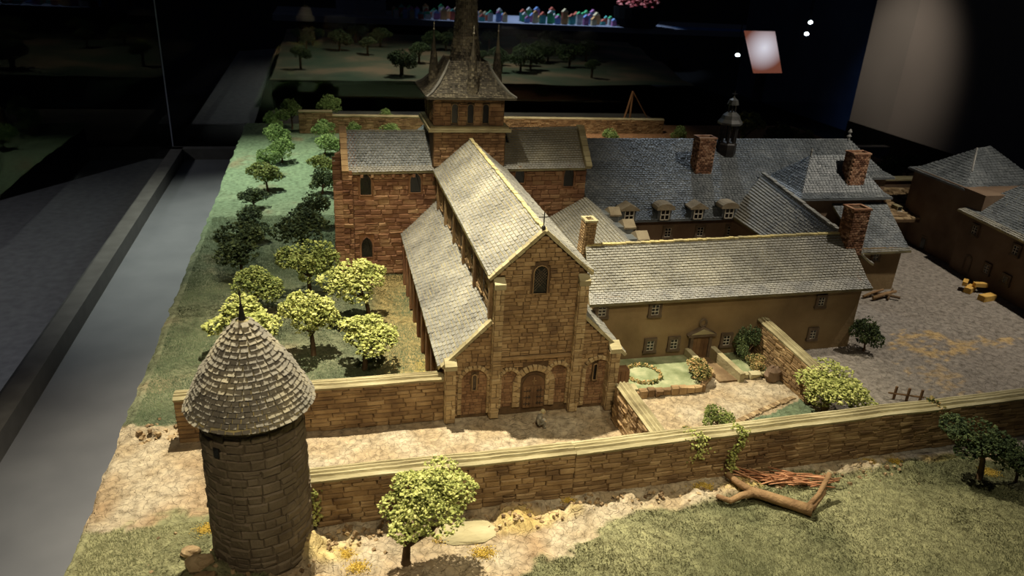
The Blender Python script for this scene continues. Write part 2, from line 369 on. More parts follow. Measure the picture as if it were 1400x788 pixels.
def lancet(parent, O, U, N, uc, z0, zs, r, pointed=True, lattice=True, frame=.04, fm=None):
    O = V(O); U = V(U).normalized(); N = V(N).normalized()
    pl = lancet_poly(uc, z0, zs, r, pointed)
    o = MB().prism([O+U*a+V((0, 0, b))+N*.002 for a, b in pl], N*.012).build('window', M['dark'], parent)
    pts = [O+U*a+V((0, 0, b))+N*.045 for a, b in pl]; pts.append(pts[0])
    MB().tube(pts, frame*.5, 5).build('window_surround', fm or M['stone'], o)
    if lattice:
        g = MB(); zt = zs+r*.8; z = z0-2*r
        while z < zt:
            for s in (-1, 1):
                a = O+U*(uc-s*r*.9)+V((0, 0, max(z, z0)))+N*.02; b = O+U*(uc+s*r*.9)+V((0, 0, min(z+2*r, zt)))+N*.02
                if z >= z0-.02 and z+2*r <= zt+r: g.tube([a, b], .004, 3, False)
            z += r*.45
        if g.v: g.build('lattice', M['frame'], o)
    return o

X = V((1, 0, 0)); Y = V((0, 1, 0)); Z = V((0, 0, 1)); F = V((0, -1, 0))
# ------------------------------------------------------------------ terrain
gx = np.concatenate([np.arange(-8.4, 10, .055), np.arange(10, 26.01, .14)])
gy = np.concatenate([np.arange(-8, 3, .055), np.arange(3, 30.5, .15)])
GX, GY = np.meshgrid(gx, gy)
def smooth(a, lo, hi): t = np.clip((a-lo)/(hi-lo), 0, 1); return t*t*(3-2*t)
def region(x, y):
    n1 = fbm(x*.9, y*.9, 3)-.5; n2 = fbm(x*3, y*3, 9)-.5
    fg = 1-smooth(y+.9*n1, -3.25, -3.05)                     # beyond the front wall
    gb = np.interp(x, [-8.5, -6.2, -4.6, -3.4, -1.7, -.4, .8, 3, 5, 8, 12, 26], [-2.35, -2.45, -5.2, -5.2, -4.9, -4.1, -3.4, -3.2, -3.05, -3.2, -3.15, -3.15])
    grassF = 1-smooth(y + .9*n1+.9*n2, gb-.12, gb+.12)
    lp = np.interp(x, [-8.5, -6.8, -5], [.75, .55, .15])
    garden = smooth(y+.5*n2+.3*n1, lp-.08, lp+.08)*(x < -1.7)
    back = smooth(y, 10.5, 12)
    greenback = np.maximum(garden, back*(1-smooth(x+3*n1, 3, 6)))
    court = smooth(x+.6*n1, 6.9, 7.3)*(y > -3)
    bed = ((x > 3.7)*(x < 6.45)*(y < np.interp(x+.3*n2, [3.7, 4.5, 5.5, 6.4], [-1.6, -1.15, -.85, -.45]))*(y > -2.7)).astype(float)
    return n1, n2, grassF, garden, greenback, court, bed
n1, n2, grassF, garden, greenback, court, bed = region(GX, GY)
n3 = fbm(GX*9, GY*9, 21)-.5; n4 = fbm(GX*.35, GY*.35, 31)-.5; n5 = fbm(GX*1.7+4, GY*1.7, 41)-.5
def lerp3(a, b, t): return a*(1-t[..., None])+np.array(b)*t[..., None]
Cc = np.ones(GX.shape+(3,))*np.array((.34, .265, .165))
Cc = lerp3(Cc, (.42, .355, .25), np.clip(.5+n5*3, 0, 1))
Cc = lerp3(Cc, (.30, .20, .11), np.clip(-n1*3.2-.25, 0, .8))
Cc = lerp3(Cc, (.25, .225, .195), court*.92)
Cc = lerp3(Cc, (.20, .13, .075), ((GX > 2)*(GY > 1.8)*(GX < 9)).astype(float))
gr = lerp3(np.ones(GX.shape+(3,))*np.array((.13, .135, .07)), (.26, .255, .135), np.clip(.5+n4*4+n5*1.2, 0, 1))
Cc = Cc*(1-grassF[..., None])+gr*grassF[..., None]
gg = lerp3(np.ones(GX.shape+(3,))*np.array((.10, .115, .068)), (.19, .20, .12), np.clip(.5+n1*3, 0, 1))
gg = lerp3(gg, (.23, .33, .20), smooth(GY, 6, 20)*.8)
nearch = (1-smooth(np.abs(GX+2.4), .3, 1.2+n1))*(GY < 8)*(GY > .8)
gg = lerp3(gg, (.33, .25, .10), nearch*.8)
gg = lerp3(gg, (.25, .20, .12), np.clip(n1*5-.9, 0, .7))
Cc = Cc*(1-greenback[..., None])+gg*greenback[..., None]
Cc = lerp3(Cc, (.40, .20, .08), (smooth(GY, 11, 13)*smooth(GX, 5, 8)*.8))
Cc = lerp3(Cc, (.13, .17, .10), bed)
# straw and yellow moss lying on the ground
yel = np.zeros(GX.shape)
for (cx, cy, rx, ry) in ((-1.98, 1.0, .22, .8), (-2.1, 2.2, .2, .6), (-4.3, -3.5, .5, .3), (-1.0, -3.4, .8, .25), (3.4, -3.15, .5, .2), (8.1, -3.0, .5, .15)):
    yel = np.maximum(yel, np.clip(1.3-((GX-cx)/rx)**2-((GY-cy)/ry)**2+3*n2, 0, 1))
Cc = lerp3(Cc, (.62, .46, .10), yel*.4)
dd = np.sqrt(((GX-11.9)/1.0)**2+((GY-1.55)/.62)**2)
st = np.clip(1.2-np.abs(dd-.85)*3.2+5*n3+1.5*n2, 0, 1)*((GX < 12.6) | (GY < 1.6))
st = np.maximum(st, np.clip(1-np.abs(GY-1.45-.1*n1)*6-np.abs(GX-13.7)*.55+6*n3, 0, 1))
st = np.maximum(st, np.clip(.6-np.hypot(GX-10.6, GY+.1)*1.6+6*n3, 0, .6))
Cc = lerp3(Cc, (.48, .33, .14), np.clip(st, 0, 1)*.8)
Cc = Cc*(1+n3[..., None]*.5)
H = n5*.05*(1-court)+n3*.018+n2*.015
H += grassF*(.05+n4*.5+n1*.10)*smooth(-GY, 3.2, 4.2)
H += greenback*n4*.25*smooth(GY, 1, 4)*(1-smooth(-GX-2.1, 0, 0.01)*0)
rub = (1-smooth(np.abs(GY+3.25), .1, .55))*(GX < 8)*(GX > -5); H += rub*np.clip(n2*.55+.04, 0, .2)
rub2 = (1-smooth(np.abs(GY-.35), .1, .4))*(GX < -4.6); H += rub2*np.clip(n2*.8, -.05, .16)
rub3 = (1-smooth(np.hypot(GX+5.4, GY+3.9), .7, 1.7)); H += rub3*np.clip(n2*.9, -.05, .18)
flat = (GX > -4.2)*(GX < 10)*(GY > -.4)*(GY < 11); H = np.where(flat, np.minimum(H, .015), H)
edgefall = smooth(-8.28-GX-.15*n3, 0, .12); H -= edgefall*.06
ny, nx = GX.shape
vv = np.stack([GX, GY, H], -1).reshape(-1, 3)
# ragged left edge
e = (np.arange(len(vv)) % nx == 0); vv[e, 0] += (fbm(vv[e, 1]*2.5, vv[e, 1]*0, 77)-.5)*.14
idx = np.arange(nx*ny).reshape(ny, nx)
quads = np.stack([idx[:-1, :-1], idx[:-1, 1:], idx[1:, 1:], idx[1:, :-1]], -1).reshape(-1, 4)
me = bpy.data.meshes.new('ground'); me.vertices.add(len(vv)); me.vertices.foreach_set('co', vv.ravel())
me.loops.add(quads.size); me.loops.foreach_set('vertex_index', quads.ravel()); me.polygons.add(len(quads))
me.polygons.foreach_set('loop_start', np.arange(0, quads.size, 4)); me.update(calc_edges=True)
me.polygons.foreach_set('use_smooth', [True]*len(quads))
ca = me.color_attributes.new('Col', 'FLOAT_COLOR', 'POINT'); ca.data.foreach_set('color', np.concatenate([np.clip(Cc, 0.01, 1), np.ones(Cc.shape[:2]+(1,))], -1).ravel())
me.materials.append(M['ground'])
ground = bpy.data.objects.new('ground', me); COL.objects.link(ground); tag(ground, kind='structure')
tag(MB().box((-8.28, -7.95, -1.95), (25.9, 30.3, -.16)).build('model_base', M['black']), kind='structure')
def ghz(x, y):
    i = min(max(np.searchsorted(gx, x), 0), nx-1); j = min(max(np.searchsorted(gy, y), 0), ny-1); return float(H[j, i])

# grass: tufts of flock, far too many to count
def grass(name, n, xr, yr, regf, mt, hgt, label):
    x = NP.uniform(*xr, n); y = NP.uniform(*yr, n)
    k = regf(x, y); x = x[k]; y = y[k]; n = len(x)
    ix = np.clip(np.searchsorted(gx, x), 0, nx-1); iy = np.clip(np.searchsorted(gy, y), 0, ny-1); z = H[iy, ix]-.01
    comb = fbm(x*.5, y*.5, 55)*6; a = comb+NP.uniform(-.9, .9, n); l = hgt*NP.uniform(.5, 1.3, n); wd = NP.uniform(.004, .008, n)
    dx, dy = np.cos(a), np.sin(a); lean = NP.uniform(.5, 1.3, n)
    P = np.zeros((n, 3, 3)); P[:, 0] = np.stack([x-dy*wd, y+dx*wd, z], -1); P[:, 1] = np.stack([x+dy*wd, y-dx*wd, z], -1)
    P[:, 2] = np.stack([x+dx*l*lean, y+dy*l*lean, z+l], -1)
    me = bpy.data.meshes.new(name); me.vertices.add(3*n); me.vertices.foreach_set('co', P.ravel()); me.loops.add(3*n)
    me.loops.foreach_set('vertex_index', np.arange(3*n)); me.polygons.add(n); me.polygons.foreach_set('loop_start', np.arange(0, 3*n, 3)); me.update(calc_edges=True)
    me.materials.append(mt); o = bpy.data.objects.new(name, me); COL.objects.link(o); return tag(o, label, 'grass', kind='stuff')
grass('meadow_grass', 300000, (-8.2, 13), (-7, -2.4), lambda x, y: (region(x, y)[2] > .55) & ((y < -2.98+np.maximum(x, 0)*.0247) | (x < -6.3)), M['grassb'], .04, 'combed olive flock grass of the meadow in front of the long wall')
grass('orchard_grass', 240000, (-8.2, -2.0), (.5, 14), lambda x, y: region(x, y)[3] > .6, M['grassd'], .04, 'dull green flock grass of the orchard left of the church')

# ------------------------------------------------------------------ display case and gallery
def struct(name, mb, m): return tag(mb.build(name, m), kind='structure')
struct('tray', MB().box((-11.75, -14, -2.1), (34, 30.9, -2.0)), M['tray'])
rl = MB()
rl.prism([(-12.15, -14, -2.6), (-11.55, -14, -2.6), (-11.55, -14, -1.4), (-12.15, -14, -1.4)], (-.25, 44.8, 0))
rl.box((-12.4, 30.3, -2.6), (34, 30.9, -1.4))
struct('trim_1', rl, M['rail'])
gl = bpy.data.materials.new('case_glass'); gl.use_nodes = True; nt = gl.node_tree; nt.nodes.clear()
om = nt.nodes.new('ShaderNodeOutputMaterial'); ms = nt.nodes.new('ShaderNodeMixShader'); tr = nt.nodes.new('ShaderNodeBsdfTransparent'); gs = nt.nodes.new('ShaderNodeBsdfGlossy')
fz = nt.nodes.new('ShaderNodeFresnel'); fz.inputs[0].default_value = 1.5; gs.inputs['Roughness'].default_value = .0; tr.inputs[0].default_value = (.93, .95, .95, 1)
mm = nt.nodes.new('ShaderNodeMath'); mm.operation = 'MULTIPLY'; mm.inputs[1].default_value = 1.0
nt.links.new(fz.outputs[0], mm.inputs[0]); nt.links.new(mm.outputs[0], ms.inputs[0]); nt.links.new(tr.outputs[0], ms.inputs[1]); nt.links.new(gs.outputs[0], ms.inputs[2]); nt.links.new(ms.outputs[0], om.inputs[0])
gl2 = gl.copy(); gl2.name = 'side_glass'; [n for n in gl2.node_tree.nodes if n.type == 'MATH'][0].inputs[1].default_value = .3
struct('window_1', MB().add([(-12.35, 31.0, -1.4), (34, 31.0, -1.4), (34, 31.0, 14), (-12.35, 31.0, 14)], [(0, 1, 2, 3)]), gl)
struct('window_2', MB().add([(-12.1, -6, -1.4), (-12.38, 30.95, -1.4), (-12.38, 30.95, 14), (-12.1, -6, 14)], [(0, 1, 2, 3)]), gl2)
struct('trim_2', MB().tube([(-12.37, 30.97, -1.4), (-12.37, 30.97, 14)], .035, 6), M['tablegrey'])
struct('plinth', MB().box((-11.5, -13.5, -9), (33.5, 30, -2.7)), M['black'])
struct('floor', MB().box((-90, -30, -9.2), (190, 220, -9.0)), M['black'])
struct('wall_back', MB().box((-90, 200, -9), (190, 201, 60)), M['black'])
struct('wall_right', MB().box((62, 20, -9), (63, 100, 40)), M['navy'])
tag(MB().prism([(-12.9, -25, -9), (-12.9, 58, -9), (-19.5, 58.1, -9), (-27.4, 46.1, -9), (-70, -18, -9)], (0, 0, .05)).build('gallery_mat', M['carpet']), 'pale grey gallery floor mat left of the display case', 'mat')
ll = bpy.data.lights.new('mat_fill', 'SPOT'); lo_ = bpy.data.objects.new('mat_fill', ll); COL.objects.link(lo_)  # unseen fill added to brighten the floor mat
ll.energy = 8000; ll.color = (1, .98, .95); ll.spot_size = math.radians(84); ll.spot_blend = 1; ll.shadow_soft_size = 2; lo_.location = (-34, 18, 20); lo_.rotation_euler = (V((-27, 26, -9))-V((-34, 18, 20))).to_track_quat('-Z', 'Y').to_euler()
ul = bpy.data.lights.new('blue_wall_fill', 'SPOT'); uo = bpy.data.objects.new('blue_wall_fill', ul); COL.objects.link(uo)  # unseen blue fill added so the navy wall shows
ul.energy = 4500; ul.color = (.35, .6, 1); ul.spot_size = math.radians(100); ul.spot_blend = 1; ul.shadow_soft_size = 1; uo.location = (53, 60, 12); uo.rotation_euler = (V((62, 58, -3))-V((53, 60, 12))).to_track_quat('-Z', 'Y').to_euler()
# landscape built as geometry in place of the reflection in the back glass
lm2 = empty('reflected_landscape', (9, 60, -2), 'dim landscape with fields and a ledge, standing in for the glass reflection', 'reflection stand-in')
b = MB(); n = 22; P = []
for i_ in range(n+1):
    for k_ in range(n+1):
        x_ = -8.3+i_/n*(38+10*k_/n); y_ = 52+k_/n*42; P.append((x_, y_, -1.3+.9*float(fbm(np.array([x_*.12]), np.array([y_*.12]), 6)[0])))
b.add(P, [(i_*(n+1)+k_, (i_+1)*(n+1)+k_, (i_+1)*(n+1)+k_+1, i_*(n+1)+k_+1) for i_ in range(n) for k_ in range(n)])
b.build('fields', mat('reflected_fields', [(.35, (.07, .10, .06)), (.5, (.13, .13, .08)), (.62, (.26, .18, .11))], .16, bump=0), lm2, smooth=True)
MB().box((-8.2, 51.9, -4.5), (29, 52.1, -1.1)).build('front_panel', M['black'], lm2)
MB().box((-8.2, 39.5, -3.2), (24, 50, -3.0)).build('ledge', mat('reflected_ledge', [(.35, (.06, .05, .045)), (.6, (.16, .13, .10))], .25, bump=0), lm2)
MB().box((-7.5, 53, -9), (29, 93, -2)).build('plinth', M['black'], lm2)
gb_ = tag(MB().prism([(-13.5, 45, -3.1), (-9.2, 45, -3.1), (-9.6, 92, -3.1), (-14, 88, -3.1)], (0, 0, .1)).build('grey_bench', M['carpet']), 'long grey bench top running back behind the far rail', 'bench')
fl = bpy.data.lights.new('reflected_field_light', 'SPOT'); fo = bpy.data.objects.new('reflected_field_light', fl); COL.objects.link(fo)  # lights the landscape that stands in for the reflection
fl.energy = 5500; fl.color = (.95, 1, .85); fl.spot_size = math.radians(100); fl.spot_blend = 1; fl.shadow_soft_size = 1; fo.location = (6, 60, 22); fo.rotation_euler = (0, 0, 0)
bo = empty('partition_board', (48, 40, -9), 'tall pale partition board on a black plinth behind the right end', 'partition')
MB().box((47.6, 22, -4), (48.6, 52.4, 30)).build('panel', M['board'], bo)
MB().box((47.5, 22, -9), (48.8, 52.5, -4)).build('plinth', M['black'], bo)

def emis(name, c, s):
    m = bpy.data.materials.new(name); m.use_nodes = True; b = m.node_tree.nodes['Principled BSDF']
    b.inputs['Base Color'].default_value = (*c, 1); b.inputs['Emission Color'].default_value = (*c, 1); b.inputs['Emission Strength'].default_value = s; return m
tb = empty('display_table', (50, 140, -9), 'long blue grey display table far behind the case', 'table')
MB().box((-12, 129, -2.6), (104, 150, -1.6)).build('table_top', M['tablegrey'], tb)
MB().box((-8, 131, -9), (100, 149, -2.6)).build('base', M['black'], tb)
tl = bpy.data.lights.new('gallery_lamp', 'SPOT'); to = bpy.data.objects.new('gallery_lamp', tl); COL.objects.link(to)
tl.energy = 34000; tl.color = (.6, .75, 1); tl.spot_size = math.radians(80); tl.shadow_soft_size = 1; to.location = (40, 135, 30); to.rotation_euler = (0, 0, 0)
bl = bpy.data.lights.new('board_lamp', 'SPOT'); bo2 = bpy.data.objects.new('board_lamp', bl); COL.objects.link(bo2)
bl.energy = 2600; bl.color = (1, .86, .72); bl.spot_size = math.radians(60); bl.spot_blend = 1; bl.shadow_soft_size = 1; bo2.location = (34, 46, 12); bo2.rotation_euler = (V((48, 48, 2))-V((34, 46, 12))).to_track_quat('-Z', 'Y').to_euler()
rc = [(.10, .55, .22), (.65, .16, .10), (.75, .62, .35), (.25, .4, .75), (.7, .7, .66), (.12, .5, .45), (.75, .4, .15), (.5, .2, .4)]
RCM = [mat('painted_house_%s' % n, [(.3, tuple(v*.7 for v in c)), (.7, c)], 2, bump=0) for n, c in zip(('green', 'red', 'cream', 'blue', 'white', 'teal', 'orange', 'plum'), rc)]
cn = ('green', 'red', 'cream', 'blue', 'white', 'teal', 'orange', 'plum')
spots_ = []
for gi in range(34):
    for gj in range(3):
        x = 9.5+gi*1.45+R.uniform(-.12, .12); y = 131.2+gj*2.2+R.uniform(-.3, .3)
        if R.random() < .88 and not 31 < x < 34: spots_.append((x, y, R.uniform(.38, .56), (gi*3+gj*5+R.randrange(2)*4) % 8))
spots_.sort(key=lambda t: (t[0]-8)/(t[1]+13)); seen = {}
ORD = ['%s' % q for q in ('first', 'second', 'third', 'fourth', 'fifth', 'sixth', 'seventh', 'eighth', 'ninth', 'tenth', 'eleventh', 'twelfth', 'thirteenth', 'fourteenth', 'fifteenth', 'sixteenth', 'seventeenth', 'eighteenth', 'nineteenth', 'twentieth')]
for (x, y, s, k) in spots_:
    seen[k] = seen.get(k, 0)+1
    hs = empty('toy_house', (x, y, -1.6), 'tiny %s roofed toy house, %s of its colour from left in the far town' % (cn[k], ORD[seen[k]-1]), 'toy house', 'toy houses of the far coloured town')
    hh = s*R.uniform(1.6, 4.6)
    MB().box((x-s, y-s, -1.6), (x+s, y+s, -1.6+hh)).build('body', RCM[(k+4) % 8], hs)
    b = MB(); b.prism([(x-s*1.1, y-s*1.1, -1.6+hh), (x+s*1.1, y-s*1.1, -1.6+hh), (x, y-s*1.1, -1.6+hh+s*1.1)], (0, s*2.2, 0)); b.build('roof', RCM[k], hs)
ab = empty('grey_model_building', (0, 138, -1.6), 'plain grey model building left of the coloured toy town', 'model building')
MB().box((-1, 136, -1.6), (8, 141, 4)).build('body', M['tablegrey'], ab)
for k in range(5): MB().box((-.6+k*1.6, 135.9, 1), (.2+k*1.6, 136, 2.4)).build('window', M['dark'], ab)
pt = empty('flower_pot', (56.4, 131.5, -1.6), 'dark round pot of pink flowers on the far table', 'flower pot')
MB().lathe((56.4, 131.5, -1.6), [(3.6, 0), (4.6, 1.6), (4.8, 3.6), (4.4, 3.6), (4.2, 3)], 20).build('pot', M['black'], pt)
b = MB()
for k in range(220):
    a = R.uniform(0, 6.28); rr = 4*math.sqrt(R.random()); z = 1.4+3.4*(1-(rr/4.4)**2)+R.uniform(-.4, .4); c = V((56.4+rr*math.cos(a), 131.5+rr*math.sin(a), z+.4))
    b.add([c+V(p)*.5 for p in ((1, 0, 0), (0, 1, 0), (-1, 0, 0), (0, -1, 0), (0, 0, .8), (0, 0, -.8))], [(0,1,4),(1,2,4),(2,3,4),(3,0,4),(1,0,5),(2,1,5),(3,2,5),(0,3,5)])
b.build('flowers', mat('pink_flowers', [(.3, (.35, .05, .05)), (.7, (.75, .25, .22))], 1, rand=.6, bump=0), pt, kind='stuff')
tag(MB().box((66, 129.4, -1.6), (84, 136, -1.55)).build('blue_light_patch', mat('blue_light_patch', [(.3, (.05, .16, .45)), (.7, (.09, .25, .6))], 1, bump=0)), 'bright blue light painted as a patch on the far table beside the flower pot', 'light patch')  # blue light on the table top, put in as a flat coloured sheet
pm = bpy.data.materials.new('backlit_picture'); pm.use_nodes = True; nt = pm.node_tree; b = nt.nodes['Principled BSDF']; tc = nt.nodes.new('ShaderNodeTexCoord')
gr_ = nt.nodes.new('ShaderNodeTexGradient'); gr_.gradient_type = 'SPHERICAL'; mp = nt.nodes.new('ShaderNodeMapping'); mp.inputs['Location'].default_value = (-1.0, 0, -1.1); mp.inputs['Scale'].default_value = (2.0, 0.001, 1.8)
cr = nt.nodes.new('ShaderNodeValToRGB'); cr.color_ramp.elements[0].color = (.16, .05, .03, 1); cr.color_ramp.elements[1].color = (.75, .72, .8, 1)
nt.links.new(tc.outputs['Generated'], mp.inputs[0]); nt.links.new(mp.outputs[0], gr_.inputs[0]); nt.links.new(gr_.outputs[1], cr.inputs[0]); nt.links.new(cr.outputs[0], b.inputs['Emission Color']); nt.links.new(cr.outputs[0], b.inputs['Base Color']); b.inputs['Emission Strength'].default_value = .55
pc = empty('lit_picture_panel', (47, 70, -2), 'tilted backlit picture with a white figure on rust red', 'picture')
MB().prism([(46.6, 70, -1.85), (50.4, 70, -1.75), (48.4, 70, 3.0), (44.4, 70, 2.95)], (0, .2, 0)).build('screen', pm, pc)
MB().box((47.5, 70.3, -9), (48.5, 71, -1.9)).build('post', M['black'], pc)
lm = emis('lamp_glow', (.85, .95, 1), 6)
for (x, y, z, lab) in ((44.0, 70, .31, 'small round white gallery lamp left of the lit picture'), (52.7, 70, 2.98, 'small round white gallery lamp right of the lit picture'), (52.9, 70, 4.3, 'faint upper gallery lamp above the right hand one')):
    lo = empty('gallery_spotlight', (x, y, z), lab, 'lamp')
    MB().lathe((x, y, z-.3), [(.02, 0), (.22, .08), (.27, .2), (.2, .32), (.02, .4)], 12).build('bulb', lm, lo)
    MB().tube([(x, y+.1, z+.3), (x, y+.1, 30)], .06, 5).build('cable', M['black'], lo)

# ------------------------------------------------------------------ church
ch = empty('abbey_church', (0, 4, 0), 'large stone church with steep grey roofs, lantern tower and spire', 'church')
ch['label'] = 'large stone abbey church with grey slate roofs and a tall spire'
A_, W_, ap = .97, 1.93, 4.17
# solid walls
MB().prism([(-A_, 0, 0), (A_, 0, 0), (A_, 0, 3.3), (0, 0, ap-.02), (-A_, 0, 3.3)], (0, 8.15, 0)).build('nave_wall', M['mortar'], ch)
MB().prism([(-W_, 0, 0), (-A_, 0, 0), (-A_, 0, 2.27), (-W_, 0, 1.36)], (0, 8.12, 0)).build('aisle_wall', M['mortar'], ch)
MB().prism([(W_, 0, 0), (A_, 0, 0), (A_, 0, 2.24), (W_, 0, 1.38)], (0, 8.12, 0)).build('aisle_wall', M['mortar'], ch)
MB().prism([(-3.6, 8.1, 0), (-3.6, 10.1, 0), (-3.6, 10.1, 3.3), (-3.6, 9.1, 4.2), (-3.6, 8.1, 3.3)], (7.3, 0, 0)).build('transept_wall', M['redmortar'], ch)
MB().prism([(-1, 10, 0), (1, 10, 0), (1, 10, 3.2), (0, 10, 3.95), (-1, 10, 3.2)], (0, 3.4, 0)).build('choir_wall', M['redmortar'], ch)
MB().box((-1.1, 8.06, 0), (1.06, 10.15, 4.42)).build('crossing_tower', M['mortar'], ch)
# roofs
roof(ch, [((-1.09, .02, 3.28), (-1.09, 8.1, 3.28), (0, 8.06, 4.21), (0, .02, 4.21)), ((1.12, .02, 3.3), (1.12, 8.1, 3.3), (0, 8.06, 4.21), (0, .02, 4.21))], M['slate'], M['lichen'], w=.17, h=.088, flare=.15, lift=.03, lead=M['slate'])
roof(ch, [((-2.08, .06, 1.25), (-2.04, 8.1, 1.3), (-.96, 8.1, 2.34), (-.96, .06, 2.34))], M['slate'], M['lichen'], w=.17, h=.088, flare=0)
roof(ch, [((2.08, .06, 1.28), (2.06, 8.1, 1.3), (.96, 8.1, 2.3), (.96, .06, 2.3))], M['slate'], M['lichen'], w=.17, h=.088, flare=0)
roof(ch, [((-3.52, 7.98, 3.25), (-1.05, 7.98, 3.28), (-1.05, 9.1, 4.2), (-3.56, 9.1, 4.2)), ((-3.52, 10.2, 3.25), (-1.05, 10.2, 3.28), (-1.05, 9.1, 4.2), (-3.56, 9.1, 4.2))], M['slateblue'], M['undertile'], w=.1, h=.085, lead=M['lead'])
roof(ch, [((1.02, 7.98, 3.3), (3.62, 7.98, 3.32), (3.6, 9.1, 4.32), (1.02, 9.1, 4.24)), ((1.02, 10.2, 3.3), (3.62, 10.2, 3.32), (3.6, 9.1, 4.32), (1.02, 9.1, 4.24))], M['slate'], M['undertile'], w=.1, h=.085, lead=M['lead'])
roof(ch, [((-1.1, 10.1, 3.15), (-1.1, 13.5, 3.15), (0, 13.5, 4.0), (0, 10.1, 4.0)), ((1.1, 10.1, 3.15), (1.1, 13.5, 3.15), (0, 13.5, 4.0), (0, 10.1, 4.0))], M['slateblue'], M['undertile'], flare=0)
# ridge caps
b = MB(); y = .05
while y < 8.05: b.obox((R.uniform(-.01, .01), y+.06, 4.225+R.uniform(-.008, .008)), Y, X, Z, .115, .09, .035); y += .12
b.build('ridge_tiles', M['lichen'], ch, kind='stuff')
b = MB(); x = -3.5
while x < 3.55:
    if abs(x) > 1.1: b.obox((x+.05, 9.1, (4.215 if x < 0 else 4.27+.02*x)+R.uniform(-.01, .01)), X, Y, Z, .09, .08, .045)
    x += .105
b.build('ridge_tiles', M['slate'], ch, kind='stuff')
# facade stonework
EMB = []
Ff = lambda lst: EMB.extend(lst)
def arch_in(uc, zs, r, z0=0): return lambda u, z: (abs(u-uc) < r and z0 < z < zs) or ((z >= zs) and math.hypot(u-uc, z-zs) < r)
topw = arch_in(-.03, 3.36, .20, 2.86)
def gable_ext(z):
    if z < 3.3: return (-.78, .78)
    h = .97*(ap-z)/(ap-3.3)-.03; return (-h, h)
porch = arch_in(-.01, .82, .46); nl = arch_in(-.56, .93, .22, .1); nr = arch_in(.52, .98, .24, .1)
Ff(courses((0, 0, 0), X, F, 1.45, 4.1, .088, gable_ext, .18, [topw]))
Ff(courses((0, 0, 0), X, F, .06, 1.36, .085, lambda z: (-.78, .78), .16, [porch, nl, nr]))
al = arch_in(-1.32, .93, .34, .08); ar = arch_in(1.44, .93, .36, .05)
for s, hol in ((-1, al), (1, ar)):
    ex = (lambda z: (-W_+.02+max(0, (z-1.36))*1.055, -A_-.02)) if s < 0 else (lambda z: (A_+.02, W_-.02-max(0, (z-1.38))*1.1))
    Ff(courses((0, 0, 0), X, F, .06, 2.2, .088, ex, .17, [hol]))
NI = []; PILS = []
# inner niche walling (recessed)
NI.extend(courses((0, 0, 0), X, F, .08, 1.25, .075, lambda z: (-1.64, -1.0), .13, [lambda u, z: not al(u, z) or math.hypot((u+1.32), z-.88) < .1 or (abs(u+1.32) < .07 and .66 < z < 1.1)], depth=.014))
NI.extend(courses((0, 0, 0), X, F, .08, 1.25, .075, lambda z: (1.1, 1.8), .13, [lambda u, z: not ar(u, z) or (abs(u-1.36) < .07 and .66 < z < 1.15)], depth=.014))
NI.extend(courses((0, 0, 0), X, F, .2, 1.15, .075, lambda z: (-.78, -.34), .12, [lambda u, z: not nl(u, z)], depth=.014))
NI.extend(courses((0, 0, 0), X, F, .2, 1.22, .075, lambda z: (.28, .76), .12, [lambda u, z: not nr(u, z)], depth=.014))
pil = []
for (a, b_) in ((-.98, -.79), (.79, .99)):
    MB().box((a, -.14, 0), (b_, 0, 3.08)).build('pilaster', M['mortar'], ch)
    pil += courses((0, -.14, 0), X, F, .02, 3.05, .115, lambda z, a=a, b_=b_: (a, b_), .13, depth=.03)
    pil += courses((a, -.14, 0), Y, V((-1, 0, 0)), .02, 3.05, .115, lambda z: (0, .14), .14, depth=.02)
    MB().prism([(a-.02, -.17, 3.05), (b_+.02, -.17, 3.05), (b_+.02, -.17, 3.16), (a-.02, -.17, 3.16)], (0, .17, .1)).build('pilaster_cap', M['coping'], ch)
PILS += pil
for (a, b_, z1, y0) in ((-1.95, -1.74, 1.30, -.18), (1.62, 1.83, 1.46, -.22)):
    MB().box((a, y0, 0), (b_, 0, z1)).build('corner_buttress', M['mortar'], ch)
    PILS.extend(courses((0, y0, 0), X, F, .02, z1, .12, lambda z, a=a, b_=b_: (a, b_), .14, depth=.03))
    PILS.extend(courses((a, y0, 0), Y, V((-1, 0, 0)), .02, z1, .12, lambda z, y0=y0: (0, -y0), .16, depth=.02))
    MB().prism([(a-.02, y0-.03, z1), (b_+.02, y0-.03, z1), (b_+.02, y0-.03, z1+.1), (a-.02, y0-.03, z1+.1)], (0, -y0+.03, .1)).build('buttress_cap', M['coping'], ch)
MB().box((-.79, -.075, 1.37), (.79, 0, 1.43)).build('string_course', M['stone'], ch)
ARCH = []
for t in (arch_ring((0, 0, 0), X, F, -.01, .18, .72, .34, .13, 13), arch_ring((0, 0, 0), X, F, -.56, .18, .93, .17, .075, 9), arch_ring((0, 0, 0), X, F, .52, .18, .98, .19, .09, 9),
          arch_ring((0, 0, 0), X, F, -1.32, .1, .93, .27, .09, 11), arch_ring((0, 0, 0), X, F, 1.44, .08, .93, .29, .09, 11)): ARCH += t
emit(ch, NI, 'niche_stone', M['niche'], maxn=0, stuffname='niche_stonework')
emit(ch, PILS, 'pilaster_stone', M['arch'], maxn=130)
emit(ch, ARCH, 'arch_stone', M['arch'], maxn=140)
emit(ch, EMB, 'stone', M['stone'], maxn=300)
